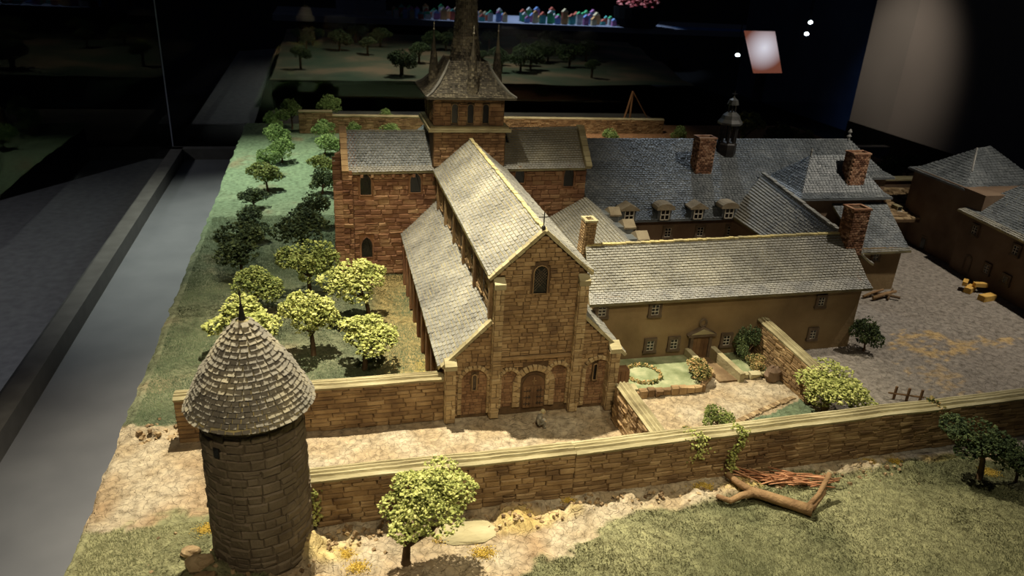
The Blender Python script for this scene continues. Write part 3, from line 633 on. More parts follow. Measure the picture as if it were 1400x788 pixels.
# portal
pr = MB().prism([V((a, -.012, b_)) for a, b_ in lancet_poly(-.01, .16, .70, .25, False, 10)], (0, -.02, 0)).build('portal_panel', M['door'], ch)
for s in (-1, 1):
    dz = MB()
    for k in range(3): dz.box((-.01+(s-1)*.115+.005+k*.077, -.06, .16), (-.01+(s-1)*.115+k*.077+.075, -.03, .68))
    dr = dz.build('door', M['door'], ch)
    ib = MB(); x0 = -.01+s*.22; d = -s
    for zz in (.26, .42, .58):
        ib.tube([(x0, -.066, zz), (x0+d*.16, -.066, zz)], .008, 4)
        for q in (.05, .11): ib.tube([(x0+d*q, -.066, zz-.05), (x0+d*(q+.025), -.066, zz), (x0+d*q, -.066, zz+.05)], .006, 4)
    ib.build('hinge', M['iron'], dr)
cx = MB(); cx.box((-.02, -.045, .72), (0, -.03, .9)); cx.box((-.06, -.045, .80), (.04, -.03, .82)); cx.build('carved_cross', M['stone'], ch)
lancet(ch, (0, 0, 0), X, F, -.03, 2.87, 3.34, .15, False, True, .025)
lancet(ch, (0, -.01, 0), X, F, -1.32, .70, 1.03, .05, False, True, .03)
lancet(ch, (0, -.01, 0), X, F, 1.36, .72, 1.08, .045, False, False, .03)
# rake copings
cp = []
def rake(p0, p1, wdt=.13, dy=.0):
    p0 = V(p0); p1 = V(p1); L = (p1-p0).length; U = (p1-p0)/L; n = max(2, round(L/.19)); Nn = V((-U.z, 0, U.x)) if U.x > 0 else V((U.z, 0, -U.x))
    for k in range(n): cp.append((p0+U*L*(k+.5)/n, U, Nn, F, L/n-.008, .07*R.uniform(.85, 1.15), wdt*R.uniform(.95, 1.1)))
rake((-1.08, .0, 3.22), (0, .0, 4.20)); rake((1.06, .0, 3.24), (0, .0, 4.20))
rake((-2.0, .0, 1.28), (-.98, .0, 2.30)); rake((2.02, .0, 1.28), (1.0, .0, 2.26))
ca_ = MB()
for (c, U, N, Wn, su, sn, sw) in cp:
    o = MB().obox(c+N*.02, U, N, Wn, su, sn, sw).build('coping_stone', M['coping'], ch)
# iron cross
ic = MB(); ic.tube([(-.04, 0, 4.2), (-.04, 0, 4.6)], .012, 6); ic.tube([(-.15, 0, 4.5), (.07, 0, 4.5)], .011, 6); ic.lathe((-.04, 0, 4.22), [(.01, 0), (.04, .03), (.045, .06), (.03, .1), (.01, .11)], 10)
ic.build('iron_cross', M['iron'], ch)
# clerestory on the left, buttresses along the aisle
cl = courses((-A_, 0, 0), Y, V((-1, 0, 0)), 2.36, 3.26, .1, lambda z: (.1, 8.0), .3, [lambda u, z: any(abs(u-c) < .1 for c in (1.0, 2.4, 3.8, 5.2, 6.6)) and z < 3.15], depth=.035)
emit(ch, cl, 'stone', M['stone'], maxn=0, stuffname='clerestory_stonework')
for c in (1.0, 2.4, 3.8, 5.2, 6.6): lancet(ch, (-A_, 0, 0), Y, V((-1, 0, 0)), c, 2.5, 3.0, .07, False, False, .03)
for c in (.05, 1.7, 3.1, 4.5, 5.9, 7.3): MB().box((-A_-.09, c, 2.3), (-A_, c+.12, 3.24)).build('clerestory_pier', M['stone'], ch)
for k in range(9):
    y = .35+k*.86; MB().prism([(-2.06, y, 0), (-1.93, y, 0), (-1.93, y, 1.3), (-2.06, y, 1.2)], (0, .16, 0)).build('aisle_buttress', M['red'], ch)
al_ = courses((-W_, 0, 0), Y, V((-1, 0, 0)), .03, 1.25, .12, lambda z: (.05, 8.05), .26, depth=.03)
emit(ch, al_, 'stone', M['red'], maxn=0, stuffname='aisle_stonework')
# transept stonework
twl = [(-3.05, 2.55, 2.95, .15), (-1.6, 2.6, 2.95, .15), (-3.06, .6, .98, .15)]; twr = [(3.13, 2.72, 3.1, .15), (1.56, 2.85, 3.12, .14)]
hl = [(lambda u, z, a=a: abs(u-a[0]) < a[3]+.06 and a[1]-.05 < z < a[2]+a[3]*1.6) for a in twl+twr]
tl_ = courses((0, 8.1, 0), X, F, .05, 3.2, .135, lambda z: (-3.42, -.98 if z > 1.25 else -1.95), .34, hl, depth=.05)
tr_ = courses((0, 8.1, 0), X, F, .05, 3.22, .135, lambda z: (1.98 if z < 1.25 else .98, 3.7), .30, hl, depth=.05)
emit(ch, tl_, 'transept_stone', M['red'], maxn=220, stuffname='transept_stonework')
emit(ch, tr_, 'transept_stone', M['red'], maxn=70, stuffname='transept_stonework')
for a in twl+twr: lancet(ch, (0, 8.09, 0), X, F, a[0], a[1], a[2], a[3]*1.1, True, False, .025, M['red'])
# corbels, gable parapets and corner buttresses of the transept
for k in range(8):
    MB().box((-3.2+k*.3, 7.96, 3.1), (-3.12+k*.3, 8.08, 3.18)).build('corbel', M['red'], ch)
gp = []
for sx, zz in ((-3.62, 0), (3.72, .08)):
    for (p0, p1) in (((sx, 7.95, 3.25+zz), (sx, 9.1, 4.27+zz)), ((sx, 10.2, 3.25+zz), (sx, 9.1, 4.27+zz))):
        p0 = V(p0); p1 = V(p1); U = (p1-p0).normalized(); Nn = X.cross(U); Nn = Nn if Nn.z > 0 else -Nn; L = (p1-p0).length
        for k in range(8): MB().obox(p0+U*L*(k+.5)/8+Nn*.02, U, X, Nn, L/8-.012, .2*R.uniform(.92, 1.05), .14).build('parapet_stone', M['coping'] if sx > 0 else M['stone'], ch)
qn = courses((0, 8.02, 0), X, F, 0, 3.3, .15, lambda z: (-3.72, -3.42), .2, depth=.07)
emit(ch, qn, 'corner_stone', M['red'], maxn=60)
for (y, zt) in ((8.0, 3.0), (9.1, 3.6)):
    MB().prism([(-4.0, y, 0), (-3.6, y, 0), (-3.6, y, zt), (-3.88, y, zt-.1)], (0, .22, 0)).build('transept_buttress', M['red'], ch)
    emit(ch, courses((0, y, 0), X, F, 0, zt-.15, .14, lambda z: (-3.97, -3.66), .3, depth=.03), 'corner_stone', M['red'], maxn=40)
# lantern tower
lt = [t for t in courses((0, 8.06, 0), X, F, 3.4, 4.4, .09, lambda z: (-1.08, 1.04), .2, depth=.03)]
emit(ch, lt, 'stone', M['niche'], maxn=0, stuffname='tower_stonework')
MB().prism([(-1.24, 7.94, 4.42), (1.2, 7.94, 4.42), (1.2, 10.3, 4.42), (-1.24, 10.3, 4.42)], (0, 0, .1)).build('cornice', M['coping'], ch)
MB().prism([(-1.18, 8.0, 4.5), (1.14, 8.0, 4.5), (1.14, 10.24, 4.5), (-1.18, 10.24, 4.5)], (0, 0, .07)).build('cornice', M['coping'], ch)
MB().box((-1.06, 8.14, 4.5), (1.0, 10.1, 5.44)).build('belfry', M['frame'], ch)
bf = courses((0, 8.14, 0), X, F, 4.58, 5.4, .13, lambda z: (-1.06, 1.0), .24, [lambda u, z: any(abs(u-c) < .10 for c in (-.47, -.01, .44)) and 4.64 < z < 5.22], depth=.03)
bf += courses((-1.06, 8.14, 0), Y, V((-1, 0, 0)), 4.58, 5.4, .13, lambda z: (0, 1.9), .24, [lambda u, z: any(abs(u-c) < .12 for c in (.5, 1., 1.5)) and 4.7 < z < 5.28], depth=.03)
emit(ch, bf, 'belfry_stone', M['niche'], maxn=90)
for c in (-.47, -.01, .44): lancet(ch, (0, 8.13, 0), X, F, c, 4.66, 5.12, .095, False, False, .02)
for c in (.5, 1., 1.5): lancet(ch, (-1.06, 8.14, 0), Y, V((-1, 0, 0)), c, 4.66, 5.12, .095, False, False, .02)
# flared roof and octagonal spire
cxx, cyy = -.02, 9.12
prof = [(1.30, 5.42), (1.12, 5.52), (.92, 5.72), (.72, 6.0), (.55, 6.34)]
sq = MB(); n = 4
sp_quads = []
for k in range(4):
    a0 = math.pi/4+k*math.pi/2; a1 = a0+math.pi/2; q2 = math.sqrt(2)
    for (ra, za), (rb, zb) in zip(prof, prof[1:]):
        P = [V((cxx+ra*q2*math.cos(a0), cyy+ra*q2*math.sin(a0), za)), V((cxx+ra*q2*math.cos(a1), cyy+ra*q2*math.sin(a1), za)), V((cxx+rb*q2*math.cos(a1), cyy+rb*q2*math.sin(a1), zb)), V((cxx+rb*q2*math.cos(a0), cyy+rb*q2*math.sin(a0), zb))]
        sp_quads.append(P)
for q in sp_quads: sq.prism(q, (0, 0, -.05))
hr_ = sq.build('helm_roof', M['spire'], ch); slates(hr_, sp_quads, M['spire'], .075, .055, .02)
sp = MB(); sp.lathe((cxx, cyy, 0), [(.52, 5.9), (.46, 6.3), (.36, 7.0), (.28, 8.2), (.16, 10), (.01, 12.2)], 8, math.pi/8)
spo = sp.build('spire', M['spire'], ch)
qs = []
pf = [(.53, 6.0), (.465, 6.3), (.365, 7.0), (.285, 8.2), (.165, 10)]
for k in range(8):
    a0 = math.pi/8+k*math.pi/4; a1 = a0+math.pi/4
    for (ra, za), (rb, zb) in zip(pf, pf[1:]):
        qs.append([V((cxx+ra*math.cos(a), cyy+ra*math.sin(a), z)) for a, z, ra in ((a0, za, ra), (a1, za, ra), (a1, zb, rb), (a0, zb, rb))])
mb = MB()
for q in qs:
    for (c, U, N, Wn, su, sn, sw) in roof_slates(*q, w=.12, h=.09, th=.025):
        N = V((c.x-cxx, c.y-cyy, .1)).normalized(); U = N.cross(Wn).normalized(); P, Fc = R.choice(SL)
        mb.add([c + U*(p[0]*su) + N*(p[1]*sn) + Wn*(p[2]*sw) for p in P], [f[::-1] for f in Fc])
mb.build('spire_slates', M['spire'], spo, kind='stuff')
for (x, y) in ((-.95, 9.12), (.95, 9.12), (.02, 8.1), (0, 10.05)):
    r0 = .18
    pn = MB().lathe((x, y, 5.45), [(r0, 0), (r0*.95, .1), (r0*.75, .5), (r0*.42, 1.05), (.02, 1.55), (.012, 1.7)], 8).build('pinnacle', M['spire'], ch)
    mb = MB()
    for j in range(14):
        z = 5.5+j*.075; rr = np.interp(z-5.45, [0, .1, .5, 1.05], [r0, r0*.95, r0*.75, r0*.42])
        for k in range(9):
            a = 2*math.pi*(k+(j % 2)*.5)/9; N = V((math.cos(a), math.sin(a), .15)).normalized(); U = N.cross(Z).normalized(); P, Fc = R.choice(SL)
            mb.add([V((x, y, z))+N*rr*.93 + U*(p[0]*rr*.62) + N*(p[1]*.02) + Z*(p[2]*.08) for p in P], [f[::-1] for f in Fc])
    mb.build('pinnacle_slates', M['spire'], pn, kind='stuff')
    fi = MB(); fi.tube([(x, y, 7.1), (x, y, 7.35)], .01, 5); fi.lathe((x, y, 7.12), [(.01, 0), (.03, .03), (.01, .06)], 6); fi.lathe((x, y, 7.27), [(.01, 0), (.022, .02), (.01, .04)], 6); fi.build('finial', M['white'], pn)
for k in range(4):     # raised hips of the helm
    a = math.pi/4+k*math.pi/2; q2 = math.sqrt(2)
    MB().tube([(cxx+r*q2*math.cos(a), cyy+r*q2*math.sin(a), z+.02) for r, z in prof], [.035, .045, .055, .05, .02], 6).build('hip_ridge', M['slate'], ch)

# ------------------------------------------------------------------ walls around the close
def ribbed(path, wd, h0, mt_name, name, parent, strands=4):
    """coping of long wavy strands lying along a wall top; path of 3d points"""
    mb = MB(); pts = [V(p) for p in path]; L = sum((b-a).length for a, b in zip(pts, pts[1:])); n = max(8, int(L/.12))
    def at(t):
        d = t*L
        for a, b in zip(pts, pts[1:]):
            l = (b-a).length
            if d <= l+1e-6: return a.lerp(b, d/l), (b-a).normalized()
            d -= l
        return pts[-1], (pts[-1]-pts[-2]).normalized()
    m = strands*3+1; P = []
    for i in range(n+1):
        p, t = at(min(1, i/n)); s = t.cross(Z).normalized()
        wob = (fbm(np.array([i*.12*.9]), np.array([3.]), 5)[0]-.5)*.05
        for k in range(m):
            u = k/(m-1)*2-1; g = fbm(np.array([i*.12*1.3]), np.array([k*3.3]), 8)[0]-.5
            prof = (1-u*u*.55)*h0 - (.055 if k % 3 == 0 and 0 < k < m-1 else 0)
            P.append(p+s*(u*wd/2+wob)+Z*(prof+g*.03))
        P.append(p+s*(wd/2*.9+wob)-Z*.02); P.append(p-s*(wd/2*.9-wob)-Z*.02)
    q = m+2; Fc = []
    for i in range(n):
        for k in range(q):
            a, b_ = i*q+k, i*q+(k+1) % q; Fc.append((a, b_, b_+q, a+q))
    Fc += [tuple(range(q)), tuple(range(n*q, n*q+q))[::-1]]
    mb.add(P, Fc); return mb.build(name, M[mt_name], parent)
def wall_seg(p0, p1, th, h0, h1, name, label, mt_='stone', mo='mortar', face=1, mean=.32, ch_=.1, maxn=300, coping=True, back=False, cat='wall', depth=.045, clip=None):
    p0 = V((*p0, 0)); p1 = V((*p1, 0)); U = (p1-p0).normalized(); L = (p1-p0).length; N = V((U.y, -U.x, 0))*face
    o = empty(name, (p0+p1)/2, label, cat)
    A = p0+N*th/2; B = p1+N*th/2; C = p1-N*th/2; D = p0-N*th/2
    MB().add([A-Z*.1, B-Z*.1, C-Z*.1, D-Z*.1, A+Z*h0, B+Z*h1, C+Z*h1, D+Z*h0], [(3,2,1,0),(4,5,6,7),(0,1,5,4),(1,2,6,5),(2,3,7,6),(3,0,4,7)]).build('wall_core', M[mo], o)
    hm = (h0+h1)/2
    S = []
    for t in courses(A, U, N, 0, hm, ch_, lambda z: (0, L), mean, depth=depth):
        c = t[0]; u = (c-A).dot(U)/L; s = (h0*(1-u)+h1*u)/hm
        S.append((V((c.x, c.y, c.z*s)),)+t[1:6]+(t[6]*s,))
    emit(o, S, 'stone', M[mt_], maxn=maxn)
    if back:
        S = courses(D, U, -N, 0, min(h0, h1), ch_, lambda z: (0, L), mean, depth=depth); emit(o, S, 'stone', M[mt_], maxn=0, stuffname='rear_stonework')
    if coping: ribbed([p0+Z*h0, p1+Z*h1], th+.12, .09, 'coping', 'coping', o)
    return o
wall_seg((-4.85, -2.72), (-.0, -2.72), .26, .95, .95, 'boundary_wall', 'left stretch of the long stone wall in front of the church, joined to the round tower', maxn=300, back=False)
wall_seg((0, -2.72), (17, -2.3), .26, .95, 1.0, 'boundary_wall', 'right stretch of the long stone wall, with vines hanging over it', maxn=300)
wall_seg((-7.2, .14), (-1.96, .14), .24, .98, .98, 'orchard_wall', 'straight stone wall running from the church to behind the round tower', maxn=240)
wall_seg((6.55, -.72), (6.5, 1.7), .2, .85, 1.0, 'garden_wall', 'sloping rough stone wall between the cloister garden and the grey courtyard', maxn=150, face=-1, mean=.24, ch_=.1)
wall_seg((1.83, -2.5), (1.8, -.55), .22, .85, .85, 'gateway_wall', 'short stone wall with a pale strand coping right of the church front', maxn=120, face=-1, mean=.22, ch_=.1)
wall_seg((-5.45, 28.1), (-3.7, 28.1), .3, 1.12, 1.12, 'far_boundary_wall', 'short taller block of the far wall at the orchard end', maxn=40, mt_='stone')
wall_seg((-3.7, 28.15), (15.6, 28.15), .3, .9, .78, 'far_boundary_wall', 'long low wall closing the model behind the church', maxn=250, mt_='stone')
gp_ = empty('gate_pier', (1.95, -.1, 0), 'brown boarded pier against the right corner of the church front', 'pier')
MB().box((1.82, -.14, 0), (2.14, .1, .95)).build('post', M['wood'], gp_)
for k in range(3):
    MB().box((1.825+k*.105, -.17, 0), (1.92+k*.105, -.142, .94)).build('board', M['wood'], gp_)
gs_ = empty('gate_stub', (1.98, -.5, 0), 'small dark stone stub behind the gateway wall end', 'pier')
MB().box((1.9, -.62, 0), (2.14, -.42, .72)).build('post', M['frame'], gs_); MB().box((1.88, -.64, .72), (2.16, -.4, .77)).build('cap', M['coping'], gs_)
# ------------------------------------------------------------------ round tower
tw = empty('round_tower', (-5.37, -3.35, 0), 'round stone corner tower with a conical shingle roof in the foreground', 'tower')
TX, TY = -5.41, -3.1
MB().lathe((TX, TY, 0), [(.77, -.1), (.75, 1.2), (.73, 2.85)], 40).build('tower_core', M['towermortar'], tw)
S = []; z = .0; k = 0
while z < 2.76:
    h = R.uniform(.13, .2); h = min(h, 2.78-z+.02); rr = .77-.014*z; a = R.uniform(0, 1)
    a_end = a+2*math.pi
    while a < a_end-.02:
        da = R.uniform(.2, .46)
        if a_end-(a+da) < .14: da = a_end-a
        am = a+da/2; N = V((math.cos(am), math.sin(am), 0)); U = V((-N.y, N.x, 0))
        nsub = 2 if R.random() < .16 else 1
        for q in range(nsub):
            S.append((V((TX, TY, z+h*(q+.5)/nsub))+N*(rr-.035), U, N, Z, 2*rr*math.tan(da/2)-.008, .055*R.uniform(.8, 1.2), h/nsub-.009))
        a += da
    z += h
emit(tw, S, 'stone', M['tower'], maxn=300)
co = MB().lathe((TX, TY, 0), [(.90, 2.76), (.93, 2.79), (.62, 3.34), (.30, 3.82), (.05, 4.14), (.01, 4.18)], 36).build('roof', M['lichen'], tw)
S = []; nrow = 19
pr_r = [.92, .64, .32, .07]; pr_z = [2.75, 3.32, 3.80, 4.12]
for j in range(nrow):
    t = j/nrow; zz = 2.78+t*1.34; rr = np.interp(zz, pr_z, pr_r)+.0; n = max(7, int(2*math.pi*rr/.112)); ph = R.uniform(0, 1)
    sl = (np.interp(zz+.05, pr_z, pr_r)-np.interp(zz-.05, pr_z, pr_r))/.1 if zz > 2.82 else -.52
    for k in range(n):
        a = 2*math.pi*(k+ph+R.uniform(-.04, .04))/n; N0 = V((math.cos(a), math.sin(a), 0)); Wn = (N0*sl+Z).normalized(); U = V((-N0.y, N0.x, 0)); N = U.cross(Wn); N = N if N.dot(N0) > 0 else -N
        S.append((V((TX, TY, zz+.03))+N0*(rr-.02), U, N, Wn, 2*math.pi*rr/n*.95,   .05*R.uniform(.85, 1.15), .074*R.uniform(.95, 1.06)))
emit(tw, S, 'shingle', M['shingle'], kind='slate', maxn=300)
fi = MB(); fi.lathe((TX, TY, 4.08), [(.07, 0), (.045, .1), (.03, .22), (.012, .3), (.012, .42), (.024, .44), (.012, .47), (.01, .5)], 10)
fi.tube([(TX, TY, 4.42), (TX, TY, 4.64)], .007, 5); fi.build('finial', M['iron'], tw)
wn = MB().obox(V((TX-.44, TY-.58, 2.3)), V((.8, -.6, 0)), V((-.6, -.8, 0)), Z, .1, .1, .16).build('window', M['dark'], tw)

# ------------------------------------------------------------------ abbey ranges
def block(parent, pts, z1, m=None, name='wall', z0=-.05):
    return MB().prism([(x, y, z0) for x, y in pts], (0, 0, z1-z0)).build(name, m or M['plaster'], parent)
def rect(x0, y0, x1, y1): return [(x0, y0), (x1, y0), (x1, y1), (x0, y1)]
def chimney(parent, x, y, z0, z1, wx, wy, name='chimney', lean=(0, 0), mt='brick', own=None):
    core = MB(); core.prism([(x-wx/2, y-wy/2, z0), (x+wx/2, y-wy/2, z0), (x+wx/2, y+wy/2, z0), (x-wx/2, y+wy/2, z0)], (lean[0], lean[1], z1-z0))
    c = core.build(name, M['mortar'], parent); mb = MB(); n = max(4, int((z1-z0)/.065))
    for k in range(n):
        t = (k+.5)/n; cx_, cy_ = x+lean[0]*t, y+lean[1]*t; h = (z1-z0)/n
        for (ox, oy, U, N, ln) in ((0, -wy/2, X, F, wx), (0, wy/2, X, Y, wx), (-wx/2, 0, Y, -X, wy), (wx/2, 0, Y, X, wy)):
            m = max(2, round(ln/.11)); e = .5 if k % 2 else 0
            for q in range(m+1):
                a = max(0, (q-e)/m); b_ = min(1, (q+1-e)/m)
                if b_-a < .1: continue
                P, Fc = R.choice(ST); cc = V((cx_+ox, cy_+oy, z0+h*(k+.5)))+U*(ln*((a+b_)/2-.5)); U2 = N.cross(Z)
                mb.add([cc+U2*(p[0]*(ln*(b_-a)-.008))+N*(p[1]*.022)+Z*(p[2]*(h-.008)) for p in P], [f[::-1] for f in Fc])
    mb.build('brickwork', M[mt], c, kind='stuff')
    t = MB(); X0, Y0 = x+lean[0], y+lean[1]; g = .05
    for (a, b_, c_, d_) in ((-wx/2-.03, -wy/2-.03, wx/2+.03, -wy/2+g), (-wx/2-.03, wy/2-g, wx/2+.03, wy/2+.03), (-wx/2-.03, -wy/2+g, -wx/2+g, wy/2-g), (wx/2-g, -wy/2+g, wx/2+.03, wy/2-g)):
        t.box((X0+a, Y0+b_, z1), (X0+c_, Y0+d_, z1+.05))
    t.build('chimney_cap', M['coping'] if mt == 'stone' else M[mt], c)
    return c
# front wing
wg = empty('cloister_wing', (5.3, 2.9, 0), 'long ochre plastered two storey wing with grey roof right of the church', 'building')
block(wg, rect(1.95, 1.76, 9.3, 3.95), 1.85)
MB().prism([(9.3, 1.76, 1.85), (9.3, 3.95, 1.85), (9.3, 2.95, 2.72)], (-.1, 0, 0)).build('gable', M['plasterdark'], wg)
roof(wg, [((1.72, 1.6, 1.74), (9.5, 1.62, 1.76), (9.42, 2.95, 2.82), (1.98, 2.95, 2.72)), ((1.72, 4.2, 1.74), (9.5, 4.2, 1.76), (9.42, 2.95, 2.82), (1.98, 2.95, 2.72))], M['slate'], M['undertile'], w=.11, h=.075, flare=.22, lift=.05, lead=M['lead'])
b = MB(); x = 2.0
while x < 9.1: b.obox((x+.06, 2.95, 2.735+(x-2)*.0135+R.uniform(-.01, .01)), X, Y, Z, .12, .1, .045); x += .13
b.build('ridge_tiles', M['lichen'], wg, kind='stuff')
for (x, z, w_, h_) in ((3.48, 1.46, .2, .28), (3.48, .47, .19, .27), (4.12, .47, .19, .27), (5.58, .47, .19, .27), (8.12, 1.42, .17, .24), (8.1, .47, .17, .25), (2.1, 1.5, .2, .26)):
    window(wg, (x, 1.74, z), X, F, w_, h_, 2, 3, .07)
d_ = MB(); d_.box((4.62, 1.70, .0), (5.06, 1.75, .62))
dr = d_.build('door', M['wood'], wg)
b = MB(); 
for k in range(4): b.box((4.63+k*.107, 1.685, .02), (4.73+k*.107, 1.70, .6))
b.build('door_boards', M['door'], dr)
b = MB(); b.box((4.54, 1.66, 0), (4.62, 1.76, .66)); b.box((5.06, 1.66, 0), (5.14, 1.76, .66)); b.box((4.46, 1.63, .66), (5.22, 1.76, .71))
b.prism([(4.44, 1.63, .71), (5.24, 1.63, .71), (4.84, 1.63, .93)], (0, .13, 0)); b.build('door_surround', M['frame'], wg)
b = MB(); b.prism([(4.52, 1.62, .74), (5.16, 1.62, .74), (4.84, 1.62, .88)], (0, .02, 0)); b.build('pediment_panel', M['coping'], wg)
b = MB(); pts = [(4.84+.085*math.cos(a*.52), 1.71, 1.02+.1*math.sin(a*.52)) for a in range(13)]; b.tube(pts, .03, 6); oc = b.build('oculus_ring', M['frame'], wg)
MB().prism([(4.84+.07*math.cos(a*.785), 1.72, 1.02+.085*math.sin(a*.785)) for a in range(8)], (0, .04, 0)).build('oculus_panel', M['plaster'], oc)
chimney(wg, 2.02, 3.12, 2.15, 3.32, .26, .34, mt='stone', lean=(.06, 0))
chimney(wg, 9.42, 2.78, 2.3, 3.55, .5, .42, lean=(.02, .05))
# west range between church and wing
wr = empty('west_range', (3.2, 6, 0), 'low west cloister range with dark sloping roof between church and wing', 'building')
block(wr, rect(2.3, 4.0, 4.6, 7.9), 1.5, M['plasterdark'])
roof(wr, [((2.15, 7.9, 1.55), (2.15, 3.2, 1.55), (3.45, 3.2, 2.42), (3.62, 7.75, 2.46)), ((4.75, 7.9, 1.6), (4.75, 3.9, 1.6), (3.45, 3.3, 2.42), (3.62, 7.75, 2.46))], M['slate'], M['undertile'], w=.11, h=.08, flare=0)
def dormer(parent, x, y, z, w_, h_, U, N, arched=False, depth=.6):
    U = V(U); N = V(N); c = V((x, y, z))
    d = MB().obox(c-N*depth/2+Z*h_/2, U, N, Z, w_+.1, depth, h_).build('dormer', M['slateblue'], parent)
    MB().obox(c+N*.005+Z*h_*.5, U, N, Z, w_*.8, .02, h_*.8).build('pane', M['dark'], d)
    g = MB()
    for k in range(3): g.obox(c+N*.025+U*(-w_*.4+w_*.4*k)+Z*h_*.5, U, N, Z, .025, .015, h_*.85)
    for k in range(3): g.obox(c+N*.025+Z*(h_*.1+h_*.4*k), U, N, Z, w_*.85, .015, .025)
    g.build('glazing_bars', M['white'], d)
    hd = MB(); hw = w_*.5+.13
    if arched: P = [c+U*(hw*math.cos(a*math.pi/8))+Z*(h_+.16*math.sin(a*math.pi/8)) for a in range(9)]
    else: P = [c+U*hw+Z*h_, c+Z*(h_+.17), c-U*hw+Z*h_]
    P = [p+N*.07 for p in P]; hd.prism(P+[P[-1]-Z*.05, P[0]-Z*.05], -N*(depth*.5)); hd.build('dormer_hood', M['hood'], d)
    return d
for y in (6.9, 5.75, 4.75): dormer(wr, 4.35, y, 1.9, .3, .34, (0, 1, 0), (1, 0, 0), False, .7)
# back range
br = empty('north_range', (9, 10.5, 0), 'long rear range with wide blue grey roof and four dormers', 'building')
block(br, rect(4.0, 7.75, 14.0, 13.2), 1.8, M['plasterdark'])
roof(br, [((3.85, 7.5, 1.72), (12.2, 7.5, 1.75), (14.75, 10.5, 3.65), (3.9, 10.5, 3.68)), ((3.85, 13.5, 1.72), (16, 13.5, 1.75), (14.75, 10.5, 3.65), (3.9, 10.5, 3.68))], M['slateblue'], M['slateblue'], w=.12, h=.09, flare=.12, lift=.05, th=.026)
block(br, rect(12.6, 9.75, 16.2, 12.6), 2.42, M['plasterdark'], 'end_pavilion_wall')
roof(br, [((12.4, 9.6, 2.4), (16.45, 9.6, 2.4), (14.75, 10.5, 3.66), (13.4, 10.5, 3.66)), ((16.45, 9.6, 2.4), (16.45, 12.8, 2.4), (14.8, 10.6, 3.66), (14.75, 10.5, 3.66)), ((12.4, 12.8, 2.4), (16.45, 12.8, 2.4), (14.75, 10.5, 3.66), (13.4, 10.5, 3.66))], M['slateblue'], M['slateblue'], w=.12, h=.09, flare=.25, lift=.12, th=.026)
MB().lathe((14.75, 10.5, 3.6), [(.05, 0), (.05, .1), (.09, .16), (.03, .24), (.08, .32), (.02, .42)], 8).build('ridge_finial', M['lead'], br)
for x, ar_ in ((5.04, False), (6.26, True), (7.42, False), (8.52, True)):
    dormer(br, x, 7.5, 1.70, .36, .42, (1, 0, 0), (0, -1, 0), ar_, .9)
    window(br, (x+.3, 7.73, 1.22), X, F, .22, .3, 2, 3, .07)
chimney(br, 8.28, 9.36, 2.6, 3.95, .6, .42)
# lantern turret on the rear range
tx, ty, tz = 9.5, 10.05, 3.2
lt = MB()
for k in range(8):
    a = k*math.pi/4+math.pi/8; lt.tube([(tx+.27*math.cos(a), ty+.27*math.sin(a), tz+.2), (tx+.27*math.cos(a), ty+.27*math.sin(a), tz+1.12)], .045, 5)
lt.lathe((tx, ty, tz), [(.36, 0), (.36, .4), (.32, .45)], 8, math.pi/8)
lto = lt.build('lantern_turret', M['iron'], br)
MB().lathe((tx, ty, tz+1.08), [(.42, 0), (.43, .07), (.34, .18), (.29, .3), (.17, .4), (.15, .42)], 8, math.pi/8).build('lantern_dome', M['darklead'], lto)
b = MB()
for k in range(6):
    a = k*math.pi/3; b.tube([(tx+.12*math.cos(a), ty+.12*math.sin(a), tz+1.48), (tx+.12*math.cos(a), ty+.12*math.sin(a), tz+1.76)], .03, 4)
b.build('upper_lantern', M['iron'], lto)
MB().lathe((tx, ty, tz+1.74), [(.2, 0), (.19, .05), (.15, .16), (.05, .22), (.02, .28)], 8).build('lantern_cap', M['darklead'], lto)
b = MB(); b.tube([(tx, ty, tz+1.98), (tx, ty, tz+2.2)], .016, 4); b.tube([(tx-.1, ty, tz+2.1), (tx+.1, ty, tz+2.1)], .014, 4); b.build('weather_cross', M['iron'], lto)
# east range
er = empty('east_range', (9.6, 6, 0), 'east cloister range with plain dark roof joining the wing to the rear range', 'building')
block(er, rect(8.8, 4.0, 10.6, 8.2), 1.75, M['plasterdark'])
roof(er, [((8.62, 3.2, 1.74), (8.72, 7.7, 1.76), (10.4, 8.9, 2.82), (9.25, 2.9, 2.8)), ((10.75, 3.2, 1.76), (11.3, 8.0, 1.76), (10.4, 8.9, 2.82), (9.25, 2.9, 2.8))], M['slate'], M['undertile'], w=.12, h=.085, flare=.12, lift=.04, lead=M['slate'])
b = MB()
for k in range(26): p = V((9.25, 2.9, 2.83)).lerp(V((10.4, 8.9, 2.85)), (k+.5)/26); b.obox(p+Z*R.uniform(-.012, .02), V((.19, .98, 0)), V((.98, -.19, 0)), Z, .22, .12, .05)
b.build('ridge_tiles', M['slate'], er, kind='stuff')
# square pavilion
pv = empty('square_pavilion', (12.2, 8, 0), 'square pavilion with a high hipped blue grey roof and brick chimney', 'building')
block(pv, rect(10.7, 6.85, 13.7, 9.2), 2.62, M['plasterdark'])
e0, e1, e2, e3 = (10.5, 6.7, 2.58), (13.92, 6.66, 2.58), (13.9, 9.4, 2.58), (10.7, 9.45, 2.58); a0, a1 = (11.4, 7.9, 3.7), (12.9, 7.9, 3.7)
roof(pv, [(e0, e1, a1, a0), (e1, e2, a1, a1), (e2, e3, a0, a1), (e3, e0, a0, a0)], M['slateblue'], M['slateblue'], w=.12, h=.085, flare=.2, lift=.1)
for q in (a0, a1): MB().lathe(q, [(.04, 0), (.03, .1), (.05, .15), (.01, .24)], 6).build('ridge_finial', M['lead'], pv)
chimney(pv, 12.72, 7.3, 2.75, 3.9, .62, .4, lean=(.03, .05))
